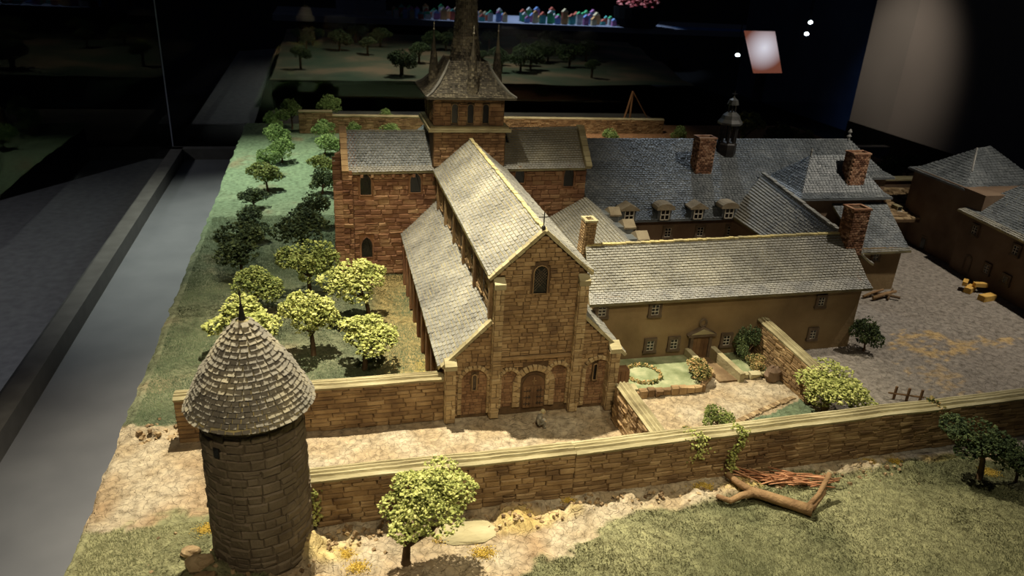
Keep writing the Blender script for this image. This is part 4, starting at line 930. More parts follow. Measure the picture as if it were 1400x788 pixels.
# lower tower house
th = empty('tower_house', (12.7, 6, 0), 'narrow tower house with steep grey roof at the right end of the wing', 'building')
block(th, [(11.95, 5.12), (13.4, 5.12), (13.4, 6.85), (11.95, 6.85)], 1.45)
roof(th, [((11.8, 4.95, 1.36), (13.58, 4.93, 1.38), (13.85, 6.8, 2.36), (11.8, 6.85, 2.36))], M['slateblue'], M['undertile'], w=.13, h=.1, flare=.1, lift=.05, lead=M['slate'])
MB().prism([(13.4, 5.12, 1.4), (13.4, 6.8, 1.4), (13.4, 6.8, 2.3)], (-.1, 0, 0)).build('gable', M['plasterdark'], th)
window(th, (12.45, 5.1, 1.16), X, F, .2, .22, 2, 2, .06)
# shed with stone face and two openings
sh = empty('ruined_shed', (18, 10, 0), 'low ruined stone shed with two small openings beyond the courtyard', 'building')
block(sh, rect(16.3, 9.3, 17.9, 11.6), .95, M['plasterdark'])
q = ((16.2, 8.95, .98), (17.75, 8.75, 1.0), (19.4, 11.3, 1.42), (17.6, 11.6, 1.42)); rs = MB(); slab(rs, q, .1); ro = rs.build('roof', M['mortar'], sh)
lst = [(c, U, N, Wn, su*R.uniform(.8, 1.1), .05*R.uniform(.5, 1.4), sw*R.uniform(.8, 1)) for (c, U, N, Wn, su, sn, sw) in roof_slates(*q, w=.3, h=.22)]
emit(sh, lst, 'roof_stone', M['rock'], maxn=120)
for (x, y, z) in ((16.95, 9.65, 1.15), (17.6, 9.55, 1.17)):
    o = MB().box((x-.1, y-.12, z-.1), (x+.12, y+.22, z+.14)).build('dormer', M['coping'], sh); MB().box((x-.07, y-.135, z-.02), (x+.09, y-.121, z+.12)).build('pane', M['dark'], o)
    MB().box((x-.1, y-.2, z-.08), (x+.12, y-.12, z-.03)).build('sill', M['white'], o)
MB().box((17.5, 11.6, 0), (20.1, 11.9, 1.72)).build('rear_wall', M['plasterdark'], sh); MB().box((17.4, 11.5, 1.72), (20.3, 12.0, 1.78)).build('wall_cap', M['coping'], sh)
# barn D and E on the right
bd = empty('hipped_barn', (18.9, 8.4, 0), 'tall brown barn with a blue grey hipped roof at the far right', 'building')
block(bd, [(17.35, 9.3), (17.15, 6.2), (20.6, 6.2), (20.6, 9.8), (17.4, 9.8)], 2.72, M['plasterdark'])
e0, e1, e2, e3 = (17.2, 7.15, 2.66), (21.0, 7.2, 2.66), (21, 10.4, 2.66), (17.35, 10.1, 2.66); a0, a1 = (18.6, 8.5, 3.76), (19.4, 8.75, 3.8)
roof(bd, [(e0, e1, a1, a0), (e1, e2, a1, a1), (e2, e3, a0, a1), (e3, e0, a0, a0)], M['slateblue'], M['slateblue'], w=.15, h=.11, flare=.2, lift=.1)
MB().tube([(17.9, 7.75, 3.13), (18.6, 8.5, 3.78)], .03, 5).build('hip_ridge', M['lead'], bd)
w1 = MB().obox((17.3, 8.3, .28), Y, -X, Z, .3, .08, .5).build('door', M['frame'], bd); MB().obox((17.25, 8.3, .24), Y, -X, Z, .2, .02, .4).build('door_leaf', M['dark'], w1)
be = empty('courtyard_barn', (17.8, 4, 0), 'long ochre barn with yellowed roof along the right edge of the courtyard', 'building')
block(be, [(16.95, 6.6), (16.45, 1.5), (20.3, 1.5), (20.4, 6.6)], 2.0, M['plasterdark'])
roof(be, [((16.95, 6.95, 2.02), (16.1, 1.3, 2.02), (18.25, 1.3, 3.05), (18.45, 6.2, 3.05)), ((20.6, 6.95, 2.0), (20.6, 1.3, 2.0), (18.25, 1.3, 3.05), (18.45, 6.2, 3.05)), ((20.6, 7.0, 2.0), (16.95, 6.95, 2.02), (18.45, 6.2, 3.05), (18.45, 6.2, 3.05))], M['slateblue'], M['lichen'], w=.14, h=.1, flare=.14, lift=.06, lead=M['slate'])
for (y, z, w_, h_) in ((5.93, 1.62, .22, .28), (4.1, 1.6, .22, .28), (4.95, .62, .2, .28), (2.9, 1.6, .22, .28)):
    window(be, (16.43+(y-1.5)*.098, y, z), V((.098, 1, 0)), (-1, 0.098, 0), w_, h_, 2, 3, .07)
lancet(be, (16.5, 1.5, 0), V((.098, 1, 0)), V((-1, .098, 0)), 4.35, .12, .6, .14, False, False, .09, M['frame'])
for y in (4.1, 3.0): window(be, (16.43+(y-1.5)*.098, y, .6), V((.098, 1, 0)), (-1, 0.098, 0), .2, .2, 1, 1, .09)

# ------------------------------------------------------------------ cloister garden
def stone_edge(parent, pts, h=.16, n_per=.2, name='edging_stone', mt='stone', maxn=300, rnd=.3):
    P = [V((*p, 0)) for p in pts]; lst = []
    for a, b_ in zip(P, P[1:]):
        L = (b_-a).length; U = (b_-a)/L; N = V((U.y, -U.x, 0)); m = max(1, round(L/n_per))
        for k in range(m): lst.append((a+U*L*(k+.5)/m+Z*h*.5-N*.06, U, N, Z, L/m*R.uniform(.85, 1), .12*R.uniform(.8, 1.2), h*R.uniform(1-rnd, 1+rnd)))
    emit(parent, lst, name, M[mt], maxn=maxn)
g1 = empty('garden_bed', (3.6, 1, 0), 'raised green garden bed with a round hedge ring beside the church', 'garden bed')
MB().prism([(2.1, .22, -.02), (4.15, .2, -.02), (4.75, .9, -.02), (4.55, 1.72, -.02), (2.1, 1.72, -.02)], (0, 0, .16)).build('soil', mat('bed_turf', [(.3, (.15, .18, .08)), (.55, (.27, .30, .16)), (.75, (.43, .42, .25))], 3, bump=.8, bscale=40), g1)
stone_edge(g1, [(2.2, .2), (4.18, .18)], .19); stone_edge(g1, [(4.18, .18), (4.8, .9)], .2); stone_edge(g1, [(4.66, .9), (4.5, 1.7)], .26, mt='coping')
def tufts(name, pts, s, mt, parent=None):
    mb = MB()
    for p in pts:
        c = V(p); q = [V((R.uniform(.6, 1.2), 0, 0)), V((0, R.uniform(.6, 1.2), 0)), V((0, 0, R.uniform(.6, 1.2)))]
        e_ = Matrix.Rotation(R.uniform(0, 3), 3, V((R.random(), R.random(), R.random())+V((0, 0, .01)) if False else (R.random()+.01, R.random(), R.random())))
        ss = s*R.uniform(.6, 1.3); q = [e_ @ v*ss for v in q]
        mb.add([c+q[0], c+q[1], c-q[0], c-q[1], c+q[2], c-q[2]], [(0,1,4),(1,2,4),(2,3,4),(3,0,4),(1,0,5),(2,1,5),(3,2,5),(0,3,5)])
    return mb.build(name, mt, parent, kind='stuff')
tufts('hedge_ring', [(3.0+.42*math.cos(a)*R.uniform(.9, 1.1), .92+.42*math.sin(a)*R.uniform(.9, 1.1), .15+R.uniform(0, .07)) for a in [R.uniform(0, 6.28) for _ in range(420)]], .026, M['leafr'], g1)
g2 = empty('garden_bed', (5.9, 1.2, 0), 'smaller green garden bed between the stair and the rough sloping wall', 'garden bed')
MB().prism([(5.35, .68, -.02), (6.3, .66, -.02), (6.3, 1.72, -.02), (5.3, 1.72, -.02)], (0, 0, .12)).build('soil', bpy.data.materials['bed_turf'], g2)
stone_edge(g2, [(5.35, .64), (6.28, .6)], .16, .3, mt='coping')
stq = empty('garden_stair', (4.95, 1.3, 0), 'sloping path with stone parapets leading to the pedimented door', 'stair')
MB().prism([(4.72, 1.7, 0), (5.22, 1.7, 0), (5.36, .5, 0), (4.82, .5, 0)], (0, 0, .05)).build('path', M['rock'], stq)
for (a, b_) in (((4.5, 1.7), (4.62, 1.0)), ((5.2, 1.7), (5.38, .45))):
    P0, P1 = V((*a, 0)), V((*b_, 0)); U = (P1-P0).normalized(); s = U.cross(Z)*.07
    MB().add([P0-s, P0+s, P1+s, P1-s, P0-s+Z*.34, P0+s+Z*.34, P1+s+Z*.24, P1-s+Z*.24], [(3,2,1,0),(4,5,6,7),(0,1,5,4),(1,2,6,5),(2,3,7,6),(3,0,4,7)]).build('parapet', M['coping'], stq)
    S = []
    for t in courses(P0-s, U, -s.normalized(), 0, .24, .08, lambda z: (0, (P1-P0).length), .16, depth=.02): S.append(t)
    emit(stq, S, 'stone', M['stone'])
es = empty('path_edging', (5, -.8, 0), 'curved row of small russet stones along the garden path', 'edging')
pts = [(3.6, -1.35), (4.0, -1.3), (4.4, -1.12), (4.8, -.95), (5.3, -.75), (5.8, -.55), (6.3, -.4)]
stone_edge(es, pts, .04, .085, mt='rock')
bw = empty('round_boulder', (6.17, .42, 0), 'round dark boulder at the foot of the rough sloping wall', 'boulder')
def blob(c, r, sq=(1, 1, 1), seed=0, n=10, rough=.2):
    rr = random.Random(seed); P = []; m = 6
    for i in range(m+1):
        for k in range(n):
            th_ = math.pi*i/m; a = 2*math.pi*k/n; f = 1+rr.uniform(-rough, rough)
            P.append(V(c)+V((r*sq[0]*math.sin(th_)*math.cos(a)*f, r*sq[1]*math.sin(th_)*math.sin(a)*f, r*sq[2]*math.cos(th_)*f)))
    Fc = [(i*n+k, (i+1)*n+k, (i+1)*n+(k+1) % n, i*n+(k+1) % n) for i in range(m) for k in range(n)]
    return P, Fc
MB().add(*blob((6.17, .42, .18), .2, (1, .9, 1.1), 3)).build('stone', M['plasterdark'], bw)

# ------------------------------------------------------------------ trees and shrubs
def crown_mesh(name, mt, seed, n=1700, lobes=11, s=.062):
    r = random.Random(seed); L = []
    for k in range(lobes):
        a = r.uniform(0, 6.28); q = r.uniform(.25, .72); L.append((V((q*math.cos(a), q*math.sin(a), r.uniform(-.35, .45))), r.uniform(.28, .45)))
    L.append((V((0, 0, .35)), .5))
    P = []; Fc = []
    while len(P) < n*6:
        c, rad = r.choice(L); d = V((r.gauss(0, 1), r.gauss(0, 1), r.gauss(0, 1))).normalized()
        if d.z < -.6 and r.random() < .6: continue
        p = c+d*rad*r.uniform(.72, 1.06); p.z = p.z*1.0
        rot = Matrix.Rotation(r.uniform(0, 6.28), 3, V((r.gauss(0, 1), r.gauss(0, 1), r.gauss(0, 1))).normalized()); ss = s*r.uniform(.55, 1.25)
        q = [rot @ V((ss*r.uniform(.6, 1.3), 0, 0)), rot @ V((0, ss*r.uniform(.6, 1.3), 0)), rot @ V((0, 0, ss*r.uniform(.3, .9)))]; b0 = len(P)
        P += [p+q[0], p+q[1], p-q[0], p-q[1], p+q[2], p-q[2]]
        Fc += [tuple(b0+i for i in f) for f in ((0,1,4),(1,2,4),(2,3,4),(3,0,4),(1,0,5),(2,1,5),(3,2,5),(0,3,5))]
    me = bpy.data.meshes.new(name); me.from_pydata([tuple(p) for p in P], [], Fc); me.update(); me.materials.append(M[mt]); return me, L
CR = {}
for mt in ('leafb', 'leafm', 'leafd', 'leafg', 'leafr'):
    CR[mt] = [crown_mesh('crown', mt, 10+k) for k in range(3)]
BIG = crown_mesh('crown', 'leafb', 44, 4200, 16, .042)
BIG2 = crown_mesh('crown', 'leafb', 47, 3600, 15, .045)
def tree(bx, by_, cx, cz, rx, rz, mt, label, trunk=.05, variant=None, group='model trees', cat='tree', name='tree', mesh=None):
    zb = ghz(bx, by_)-.02; o = empty(name, (bx, by_, zb), label, cat, group)
    me, L = mesh or CR[mt][variant if variant is not None else R.randrange(3)]
    c = bpy.data.objects.new('crown', me); COL.objects.link(c); c.parent = o; c['kind'] = 'stuff'; c.location = (cx-bx, 0, cz-zb); sx = rx/1.0; c.scale = (sx, sx, rz/.82); c.rotation_euler = (0, 0, 0 if mesh else R.uniform(0, 6.28))
    if trunk:
        mb = MB(); base = V((bx, by_, zb)); top = V((cx, by_, cz-rz*.25)); mid = base.lerp(V((cx*.35+bx*.65, by_, top.z)), .55)
        mb.tube([base, base+Z*.02, base.lerp(mid, .5)+V((.01, 0, 0)), mid, mid.lerp(top, .6), top], [trunk*1.4, trunk*1.15, trunk, trunk*.85, trunk*.6, trunk*.35], 7)
        for k in range(4):
            a = k*1.57+R.uniform(-.4, .4); e_ = V((cx+rx*.5*math.cos(a), by_+rx*.5*math.sin(a), cz-rz*.1)); mb.tube([mid.lerp(top, .1*k), mid.lerp(e_, .55)-Z*.03, e_], [trunk*.55, trunk*.4, trunk*.2], 5)
        mb.build('trunk', M['bark'], o, smooth=True)
    return o
TR = [
 (-5.85, 29.0, -5.85, 1.1, .6, .5, 'leafg', 'topmost green tree at the far left corner of the orchard'),
 (-6.5, 27.9, -6.54, .72, .66, .5, 'leafg', 'second green tree of the outer orchard row, leftmost at the far end'),
 (-6.4, 24.5, -6.46, .68, .64, .5, 'leafg', 'third green tree of the outer row, before the taller far wall block'),
 (-6.1, 21.8, -6.08, .65, .57, .47, 'leafg', 'fourth green tree of the outer row, a little to its right'),
 (-6.5, 19.8, -6.58, .68, .5, .38, 'leafg', 'small tree just behind the forked dark tree of the outer row'),
 (-6.5, 17.4, -6.64, .70, .68, .42, 'leafm', 'forked olive tree with a bare stem in the middle of the outer row'),
 (-6.86, 15, -6.85, .46, .55, .33, 'leafd', 'low dark tree alone on the green slope near the table edge'),
 (-6.68, 11.8, -6.68, .58, .66, .42, 'leafd', 'dark spreading tree just behind the largest dark tree of the outer row'),
 (-6.78, 8.75, -6.78, .96, .85, .58, 'leafd', 'largest dark tree of the outer row, on a thick stem'),
 (-3.9, 29.0, -3.85, 1.35, .66, .5, 'leafg', 'round green tree rising behind the far wall left of the steeple'),
 (-.75, 29.1, -.79, .62, .57, .45, 'leafg', 'bright tree behind the far wall nearest to the steeple'),
 (-.7, 26.9, -.7, .43, .59, .33, 'leafg', 'low bright bush in front of the far wall above the transept roof'),
 (-4.15, 26.2, -4.2, .62, .6, .45, 'leafg', 'light green tree in front of the far wall, left of the transept gable'),
 (-2.64, 27.3, -2.63, .43, .47, .29, 'leafg', 'small light green bush over the left end of the transept ridge'),
 (-4.19, 23, -3.99, .58, .7, .42, 'leafg', 'green tree with a visible stem beside the transept gable top'),
 (-4.32, 19.5, -4.33, .50, .61, .38, 'leafm', 'dull green tree second from the gable in the inner row'),
 (-4.34, 16.7, -4.26, .55, .56, .44, 'leafd', 'dark round tree third from the gable in the inner row'),
 (-4.65, 12.9, -4.64, .70, .62, .5, 'leafd', 'dark green tree beside the transept corner buttress'),
 (-5.01, 10.2, -5.01, .83, .85, .58, 'leafd', 'big dark tree close to the foot of the transept'),
 (-4.78, 6.9, -4.74, 1.0, .74, .56, 'leafm', 'olive tree with a straight brown trunk in front of the transept'),
 (-6.13, 5.94, -6.13, .78, .66, .45, 'leafm', 'olive tree behind the tree that touches the tower finial'),
 (-3.2, 5.1, -3.57, 1.13, .83, .50, 'leafb', 'pale yellow green tree leaning left beside the aisle buttresses'),
 (-6.16, 3.3, -6.17, .96, .93, .46, 'leafb', 'wide pale tree directly behind the round tower finial'),
 (-4.65, 3.2, -4.75, 1.15, .68, .52, 'leafb', 'pale tree with a dark straight trunk in the orchard middle, right of the tower roof'),
 (-3.48, 2.4, -3.39, .90, .75, .40, 'leafb', 'low flat topped pale tree just behind the orchard wall'),
]
for k, t in enumerate(TR): tree(*t[:4], t[4]*1.12, t[5]*1.1, t[6], t[7], trunk=.045 if t[1] > 8 else .06, variant=k % 3)
RB = random.Random(3)
for k in range(32):  # trees of the landscape built for the glass reflection
    x = -7+RB.random()*32; y = 54+RB.random()*28; r_ = RB.uniform(.7, 1.5)
    o = empty('tree', (x, y, -.9), 'blurred dark tree of the landscape standing in for the glass reflection', 'tree', 'trees of the reflected landscape stand-in')
    c = bpy.data.objects.new('crown', CR['leafd'][k % 3][0]); COL.objects.link(c); c.parent = o; c['kind'] = 'stuff'; c.location = (0, 0, .9+r_*.4); c.scale = (r_, r_, r_*.8)
    MB().tube([(x, y, -1.1), (x, y, .2)], .12, 5).build('trunk', M['bark'], o)
# big foreground tree with cut branch forks
ft = tree(-3.18, -3.98, -2.80, 1.24, .80, .44, 'leafb', 'large bright tree with an open fork in front of the long wall', trunk=0, mesh=BIG)
b = MB(); bs = V((-3.18, -3.98, ghz(-3.18, -3.98)-.03))
b.tube([bs, bs+V((0, 0, .06)), bs+V((.02, 0, .35)), bs+V((.05, 0, .62)), bs+V((.05, .05, 1.0))], [.1, .075, .06, .055, .03], 9)
b.tube([bs+V((.03, 0, .38)), bs+V((.22, 0, .5)), bs+V((.42, 0, .62)), bs+V((.6, .02, .9))], [.045, .035, .03, .02], 7)
b.tube([bs+V((.05, 0, .62)), bs+V((.2, .02, .68)), bs+V((.4, .02, .66)), bs+V((.58, 0, .78))], [.035, .025, .022, .015], 6)
b.tube([bs+V((.04, 0, .6)), bs+V((-.2, .02, .85)), bs+V((-.3, .02, 1.1))], [.04, .028, .015], 6)
b.build('trunk', M['bark'], ft, smooth=True)
tree(6.57, -1.11, 6.73, .70, .93, .45, 'leafb', 'wide pale tree in the courtyard corner behind the long wall', trunk=.07, mesh=BIG2)
tree(8.34, -3.76, 7.9, 1.0, .62, .42, 'leafd', 'dark leaning tree in front of the right end of the long wall', trunk=.06, variant=1)
tree(9.0, -4.0, 8.6, .7, .42, .36, 'leafd', 'low dark foliage to the right of the leaning tree', trunk=.03, variant=2)
tree(9.58, 1.45, 9.5, .50, .46, .5, 'leafd', 'dark bush against the right end of the ochre wing', trunk=.03, variant=0, group='shrubs', cat='shrub', name='shrub')
tree(6.0, 1.42, 5.98, .52, .32, .48, 'leafd', 'tall dark shrub at the upper end of the rough sloping wall', trunk=.03, variant=1, group='shrubs', cat='shrub', name='shrub')
tree(6.05, .95, 6.03, .24, .3, .22, 'leafr', 'low russet shrub below the tall dark shrub', trunk=.02, variant=2, group='shrubs', cat='shrub', name='shrub')
tree(4.31, .62, 4.28, .36, .38, .28, 'leafr', 'russet and green shrub at the corner of the larger garden bed', trunk=.02, variant=0, group='shrubs', cat='shrub', name='shrub')
tree(3.8, -1.35, 3.74, .33, .34, .27, 'leafm', 'pointed green shrub standing behind the long wall beside a vine', trunk=.03, variant=1, group='shrubs', cat='shrub', name='shrub')
tree(3.1, -1.5, 3.05, .14, .24, .12, 'leafr', 'small russet shrub left of the pointed green shrub', trunk=.0, variant=2, group='shrubs', cat='shrub', name='shrub')
for (x, y, z, r_, mt, lab) in ((10.7, 24, .75, .55, 'leafg', 'light bush before the far wall over the left of the blue roof'), (14.7, 24, .85, .6, 'leafg', 'yellow green bush before the far wall left of the lantern turret'),
    (18.65, 24, 1.35, 1.1, 'leafm', 'olive tree behind the rear range just right of the lantern turret'), (19.6, 22, 1.25, .9, 'leafd', 'dark tree second right of the lantern turret'),
    (20.9, 22, 1.1, .7, 'leafm', 'small olive tree third right of the lantern turret'), (22.5, 17, .6, 1.0, 'leafd', 'dark hedge tree behind the ruined shed'), (24.2, 17.5, .7, .9, 'leafd', 'dark hedge tree left of the hipped barn roof'), (25.4, 14, 1.4, .9, 'leafm', 'tall tree at the right frame edge behind the barns')):
    tree(x, y, x, z, r_, r_*.75, mt, lab, trunk=.06)

# vines and yellow moss
def vine(pts, n, s, label, spread=.07, mt='leafb'):
    o = empty('hanging_vine', pts[0], label, 'vine'); P = [V(p) for p in pts]; q = []
    for _ in range(n):
        i = R.randrange(len(P)-1); q.append(P[i].lerp(P[i+1], R.random())+V((R.gauss(0, spread), R.uniform(-.04, .03), R.gauss(0, .03))))
    MB().tube(P, .012, 5).build('stem', M['bark'], o); tufts('leaves', q, s, M[mt], o)
vine([(2.35, -2.6, 1.02), (2.45, -2.86, 1.02), (2.5, -2.9, .8), (2.45, -2.9, .55)], 130, .03, 'pale vine hanging over the long wall beside the gateway wall', .09)
vine([(3.3, -2.6, 1.06), (3.38, -2.83, 1.05), (3.36, -2.88, .8), (3.2, -2.88, .5), (3.25, -2.9, .15)], 190, .03, 'longer pale vine trailing down the long wall right of the first', .06)
vine([(7.95, -2.35, 1.05), (8.0, -2.5, 1.1), (8.05, -2.72, 1.0)], 60, .03, 'dry tuft on top of the long wall near its right end', .06, 'leafr')
vine([(-4.6, -2.95, .85), (-4.55, -3.0, .55), (-4.6, -3.0, .2)], 90, .03, 'small climbing plant in the corner between round tower and long wall', .05)
MS = [(-6.35, -2.62, .2, 'yellow moss cushion left of the round tower base'), (-4.15, -3.6, .16, 'yellow moss patch right of the round tower base'), (-3.95, -3.95, .18, 'yellow moss mound between tower and large tree'),
      (-1.9, -4.0, .2, 'yellow moss mound right of the large tree'), (-2.5, -3.55, .13, 'yellow moss behind the large tree trunk'), (-.1, -3.0, .12, 'little yellow moss tuft under the long wall middle'), (2.6, -3.05, .2, 'yellow moss cushion beside the fork of the fallen branch'),
      (6.3, -3.02, .2, 'yellow moss strip at the wall foot right of the twigs'), (7.0, -2.98, .16, 'second yellow moss strip at the wall foot, farther right'), (8.75, -3.6, .2, 'yellow moss under the leaning tree'), (9.05, -4.7, .09, 'single orange tuft at the right frame edge'),
      (7.75, -1.6, .2, 'dry yellow tuft behind the long wall beside the little fence')]
for x, y, r_, lab in MS:
    z = ghz(x, y); o = tufts('moss_cushion', [(x+R.gauss(0, r_*.5), y+R.gauss(0, r_*.35), z+abs(R.gauss(0, .02))) for _ in range(int(3200*r_))], .011, M['moss']); tag(o, lab, 'moss')
# rubble: loose stones under the wall (each one a thing would be past counting)
mb = MB()
for k in range(520):
    x = R.choice([R.uniform(-5, 1), R.uniform(-5, 7), R.gauss(-5.4, .8)]); y = -3.05-abs(R.gauss(0, .22)) if x > -4.6 else R.uniform(-4.6, -2.6)
    if math.hypot(x-TX, y-TY) < .8: continue
    P, Fc = ST[R.randrange(10)]; s = R.uniform(.02, .07); rot = Matrix.Rotation(R.uniform(0, 6), 3, 'Z') @ Matrix.Rotation(R.uniform(0, 1), 3, 'X'); c = V((x, y, ghz(x, y)-s*.2)); mb.add([c+rot @ V(p)*s for p in P], Fc)
for k in range(160):
    x = R.uniform(-8, -4.6); y = .36+abs(R.gauss(0, .22)) if x > -7.3 else R.gauss(.4, .22); P, Fc = ST[R.randrange(10)]; s = R.uniform(.03, .09); rot = Matrix.Rotation(R.uniform(0, 6), 3, 'Z') @ Matrix.Rotation(R.uniform(0, 1), 3, 'X'); c = V((x, y, ghz(x, y)-s*.3)); mb.add([c+rot @ V(p)*s for p in P], Fc)
tag(mb.build('rubble', M['rock']), 'loose brown rubble scattered at the foot of the long wall and tower', 'rubble', kind='stuff')
# dark rocks around the tower base
for k, (x, y, r_) in enumerate(((-6.35, -3.6, .2), (-6.2, -3.95, .24), (-5.85, -4.25, .2), (-4.6, -4.1, .16), (-6.55, -3.15, .14))):
    lab = ['dark rock at the left foot of the round tower', 'largest rock at the lower left of the round tower', 'rock at the front foot of the round tower', 'small rock at the right foot of the round tower', 'flat rock farthest left of the round tower'][k]
    o = MB().add(*blob((x, y, ghz(x, y)+r_*.1), r_, (1.1, .9, .6), k, 9, .15)).build('rock', M['rock']); tag(o, lab, 'rock', 'rocks around the tower foot')
o = MB().add(*blob((-2.1, -3.45, ghz(-2.1, -3.45)-.02), .42, (1.25, .8, .16), 12, 12, .1)).build('flat_rock', M['coping']); tag(o, 'large pale flat rock to the right of the bright foreground tree', 'rock')

# fallen branch, twigs, logs, fence, planks, derrick
fb = empty('fallen_branch', (3.9, -3.8, 0), 'thick forked brown branch lying on the meadow below the twigs', 'branch')
zf = .13
B0 = lambda x, y, dz=0: V((x, y, ghz(x, y)+zf+dz))
b = MB(); b.tube([B0(4.16, -4.22), B0(3.9, -3.98), B0(3.55, -3.68, .02), B0(3.33, -3.5, .04)], [.115, .105, .1, .095], 10)
b.tube([B0(3.36, -3.52, .04), B0(3.22, -3.2, .02), B0(3.1, -2.98, .06)], [.085, .065, .062], 9)
b.tube([B0(3.4, -3.54, .03), B0(3.1, -3.56), B0(2.85, -3.6, -.03), B0(2.62, -3.5, -.05)], [.08, .07, .06, .045], 9)
b.build('bough', M['branch'], fb, smooth=True)
b = MB(); b.tube([B0(4.12, -4.12), B0(4.42, -3.98, .12), B0(4.72, -3.78, .42)], [.055, .05, .05], 8); b.build('side_branch', M['branch'], fb, smooth=True)
b = MB(); b.tube([B0(4.2, -4.15, -.03), B0(4.55, -3.95, .1), B0(4.66, -3.75, .2)], [.05, .042, .03], 8); b.build('side_branch', M['branch'], fb, smooth=True)
for i in range(64):
    t = R.random(); x = 3.55+t*1.3+R.gauss(0, .12); y = -2.98-t*.5+R.gauss(0, .09); a = math.atan2(-.35, 1)+R.gauss(0, .28); l = R.uniform(.2, .42); z = ghz(x, y)+.03+R.random()**1.2*.14; dz = R.uniform(-.035, .035)
    m_ = MB(); d = V((math.cos(a), math.sin(a), 0)); m_.tube([V((x, y, z))-d*l-Z*dz, V((x, y, z+R.uniform(-.01, .01)))+V((-d.y, d.x, 0))*R.uniform(-.02, .02), V((x, y, z))+d*l+Z*dz], [.014, .016, .011], 5)
    tag(m_.build('twig', M['twig'], smooth=True), 'reddish twig in the loose heap between long wall and fallen branch', 'twig', 'twigs of the reddish heap')
lg = []
for k, (a, b_, r_) in enumerate((((12.1, 4.35, .1), (13.1, 4.6, .16), .06), ((12.3, 4.75, .08), (13.0, 4.25, .1), .05), ((11.9, 4.55, .07), (12.7, 4.7, .2), .045), ((12.6, 4.3, .06), (13.2, 4.85, .12), .04))):
    A, B_ = V(a), V(b_); o = MB().tube([A, A.lerp(B_, .5)+Z*.03, B_], [r_, r_, r_*.8], 8).build('log', M['bark'] if k % 2 else M['branch'], smooth=True)
    tag(o, ['longest log of the pile at the tower house foot', 'dark crossing log of the pile at the tower house foot', 'upper thin log of the pile at the tower house foot', 'short dark log at the right of the pile by the tower house'][k], 'log', 'logs by the tower house')
for k, (x, y, z, a, l, w_) in enumerate(((16.0, 3.95, .09, .15, .55, .34), (15.95, 4.6, .10, .5, .5, .3), (16.2, 4.5, .28, -.2, .42, .22), (15.85, 4.75, .27, .7, .4, .2))):
    d = V((math.cos(a), math.sin(a), 0)); o = MB().obox((x, y, z), d, V((-d.y, d.x, 0)), Z, l, w_*.7, .18 if k < 2 else .13).build('timber_block', M['orangewood'])
    tag(o, ['lone orange timber block in front of the barn stack', 'lower orange timber block of the barn stack', 'upper right orange timber block of the barn stack', 'upper left orange timber block of the barn stack'][k], 'timber', 'orange timbers by the barn')
fe = empty('rail_fence', (8.95, -.9, 0), 'tiny reddish rail fence just behind the long wall', 'fence')
for k in range(3): MB().box((8.68+k*.26, -.82-k*.12, -.05), (8.73+k*.26, -.78-k*.12, .34)).build('post', M['door'], fe)
MB().tube([(8.55, -.76, .16), (9.3, -1.06, .14)], .022, 5).build('rail', M['door'], fe)
dk = empty('wooden_derrick', (13.6, 29.0, 0), 'small wooden derrick with leaning poles behind the far wall', 'derrick')
for a in ((13.3, 29), (13.9, 29.2)): MB().tube([(*a, 0), (13.85, 29.1, 2.3)], .06, 6).build('pole', M['wood'], dk)
MB().tube([(13.85, 29.1, 2.3), (15.2, 29.1, .4)], .03, 5).build('stay', M['wood'], dk)

PS = 1.22
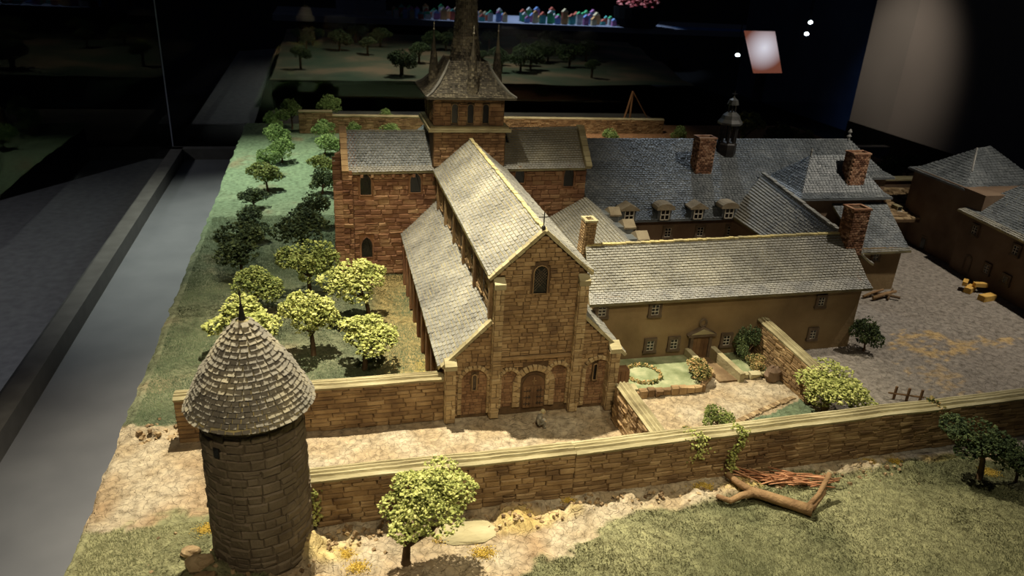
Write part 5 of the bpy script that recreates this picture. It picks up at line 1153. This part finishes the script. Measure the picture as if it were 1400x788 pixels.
# ------------------------------------------------------------------ the crouching painted figure in front of the portal
pe = empty('person', (-.02, -.55, 0), 'tiny painted figure in a grey robe crouching before the church portal', 'person')
bm_v = [(0, 0, .10), (-.015, 0, .17), (.005, 0, .235), (.035, 0, .265), (.06, 0, .295),   # pelvis, waist, chest, neck, head
        (.0, -.05, .225), (.03, -.065, .165), (.09, -.045, .155), (.0, .05, .225), (.03, .065, .165), (.09, .045, .155),
        (.005, -.035, .09), (.10, -.04, .145), (.09, -.042, .06), (.085, -.042, .02), (.13, -.042, .015),
        (.005, .035, .09), (.10, .04, .145), (.09, .042, .06), (.085, .042, .02), (.13, .042, .015)]
bm_e = [(0,1),(1,2),(2,3),(3,4),(2,5),(5,6),(6,7),(2,8),(8,9),(9,10),(0,11),(11,12),(12,13),(13,14),(14,15),(0,16),(16,17),(17,18),(18,19),(19,20)]
rad = [.05,.048,.052,.022,.032,.026,.02,.014,.026,.02,.014,.036,.03,.022,.018,.014,.036,.03,.022,.018,.014]
me = bpy.data.meshes.new('body'); me.from_pydata(bm_v, bm_e, []); me.update()
bo_ = bpy.data.objects.new('body', me); COL.objects.link(bo_); bo_.parent = pe; me.materials.append(M['robe'])
sk = bo_.modifiers.new('skin', 'SKIN')
for i, sv in enumerate(me.skin_vertices[0].data): sv.radius = (rad[i], rad[i]); sv.use_root = (i == 0)
sk.use_smooth_shade = True; ss = bo_.modifiers.new('sub', 'SUBSURF'); ss.levels = 2; ss.render_levels = 2
hd = MB().add(*blob((-.02+.075, -.55, .325), .036, (.95, .85, 1.15), 2, 12, .02)).build('head', M['skin'], pe, smooth=True)
hc = MB().add(*blob((-.02+.06, -.55, .338), .042, (1, 1, .95), 4, 12, .05)); hc.build('hair', M['coping'], pe, smooth=True)
fc = MB()
for s in (-1, 1): fc.add(*blob((-.02+.106, -.55+s*.013, .33), .005, (1, 1, 1), 1, 6, 0))
fc.add(*blob((-.02+.113, -.55, .318), .007, (1.2, .8, 1), 1, 6, 0)); fc.build('face', M['robe'], pe)
for s in (-1, 1):
    hb = MB(); c = V((-.02+.095, -.55+s*.042, .156)); hb.add(*blob(c, .014, (1.2, .9, .6), 5, 8, .05))
    for k in range(4): hb.tube([c+V((.01, (k-1.5)*.006, 0)), c+V((.026-abs(k-1.5)*.002, (k-1.5)*.007, -.002)), c+V((.034-abs(k-1.5)*.003, (k-1.5)*.007, -.012))], [.0036, .0032, .0025], 5)
    hb.tube([c+V((0, -s*.01, 0)), c+V((.014, -s*.02, .002))], [.004, .003], 5); hb.build('hand', M['skin'], pe, smooth=True)
cl_ = MB().add(*blob((-.02+.10, -.55, .13), .05, (.55, 1.1, .95), 8, 12, .08)); cl_.build('trouser_knees', M['pale'], pe, smooth=True)

pe.location = (-.02, -.62, .0)
for c in pe.children: c.scale = (PS, PS, PS)
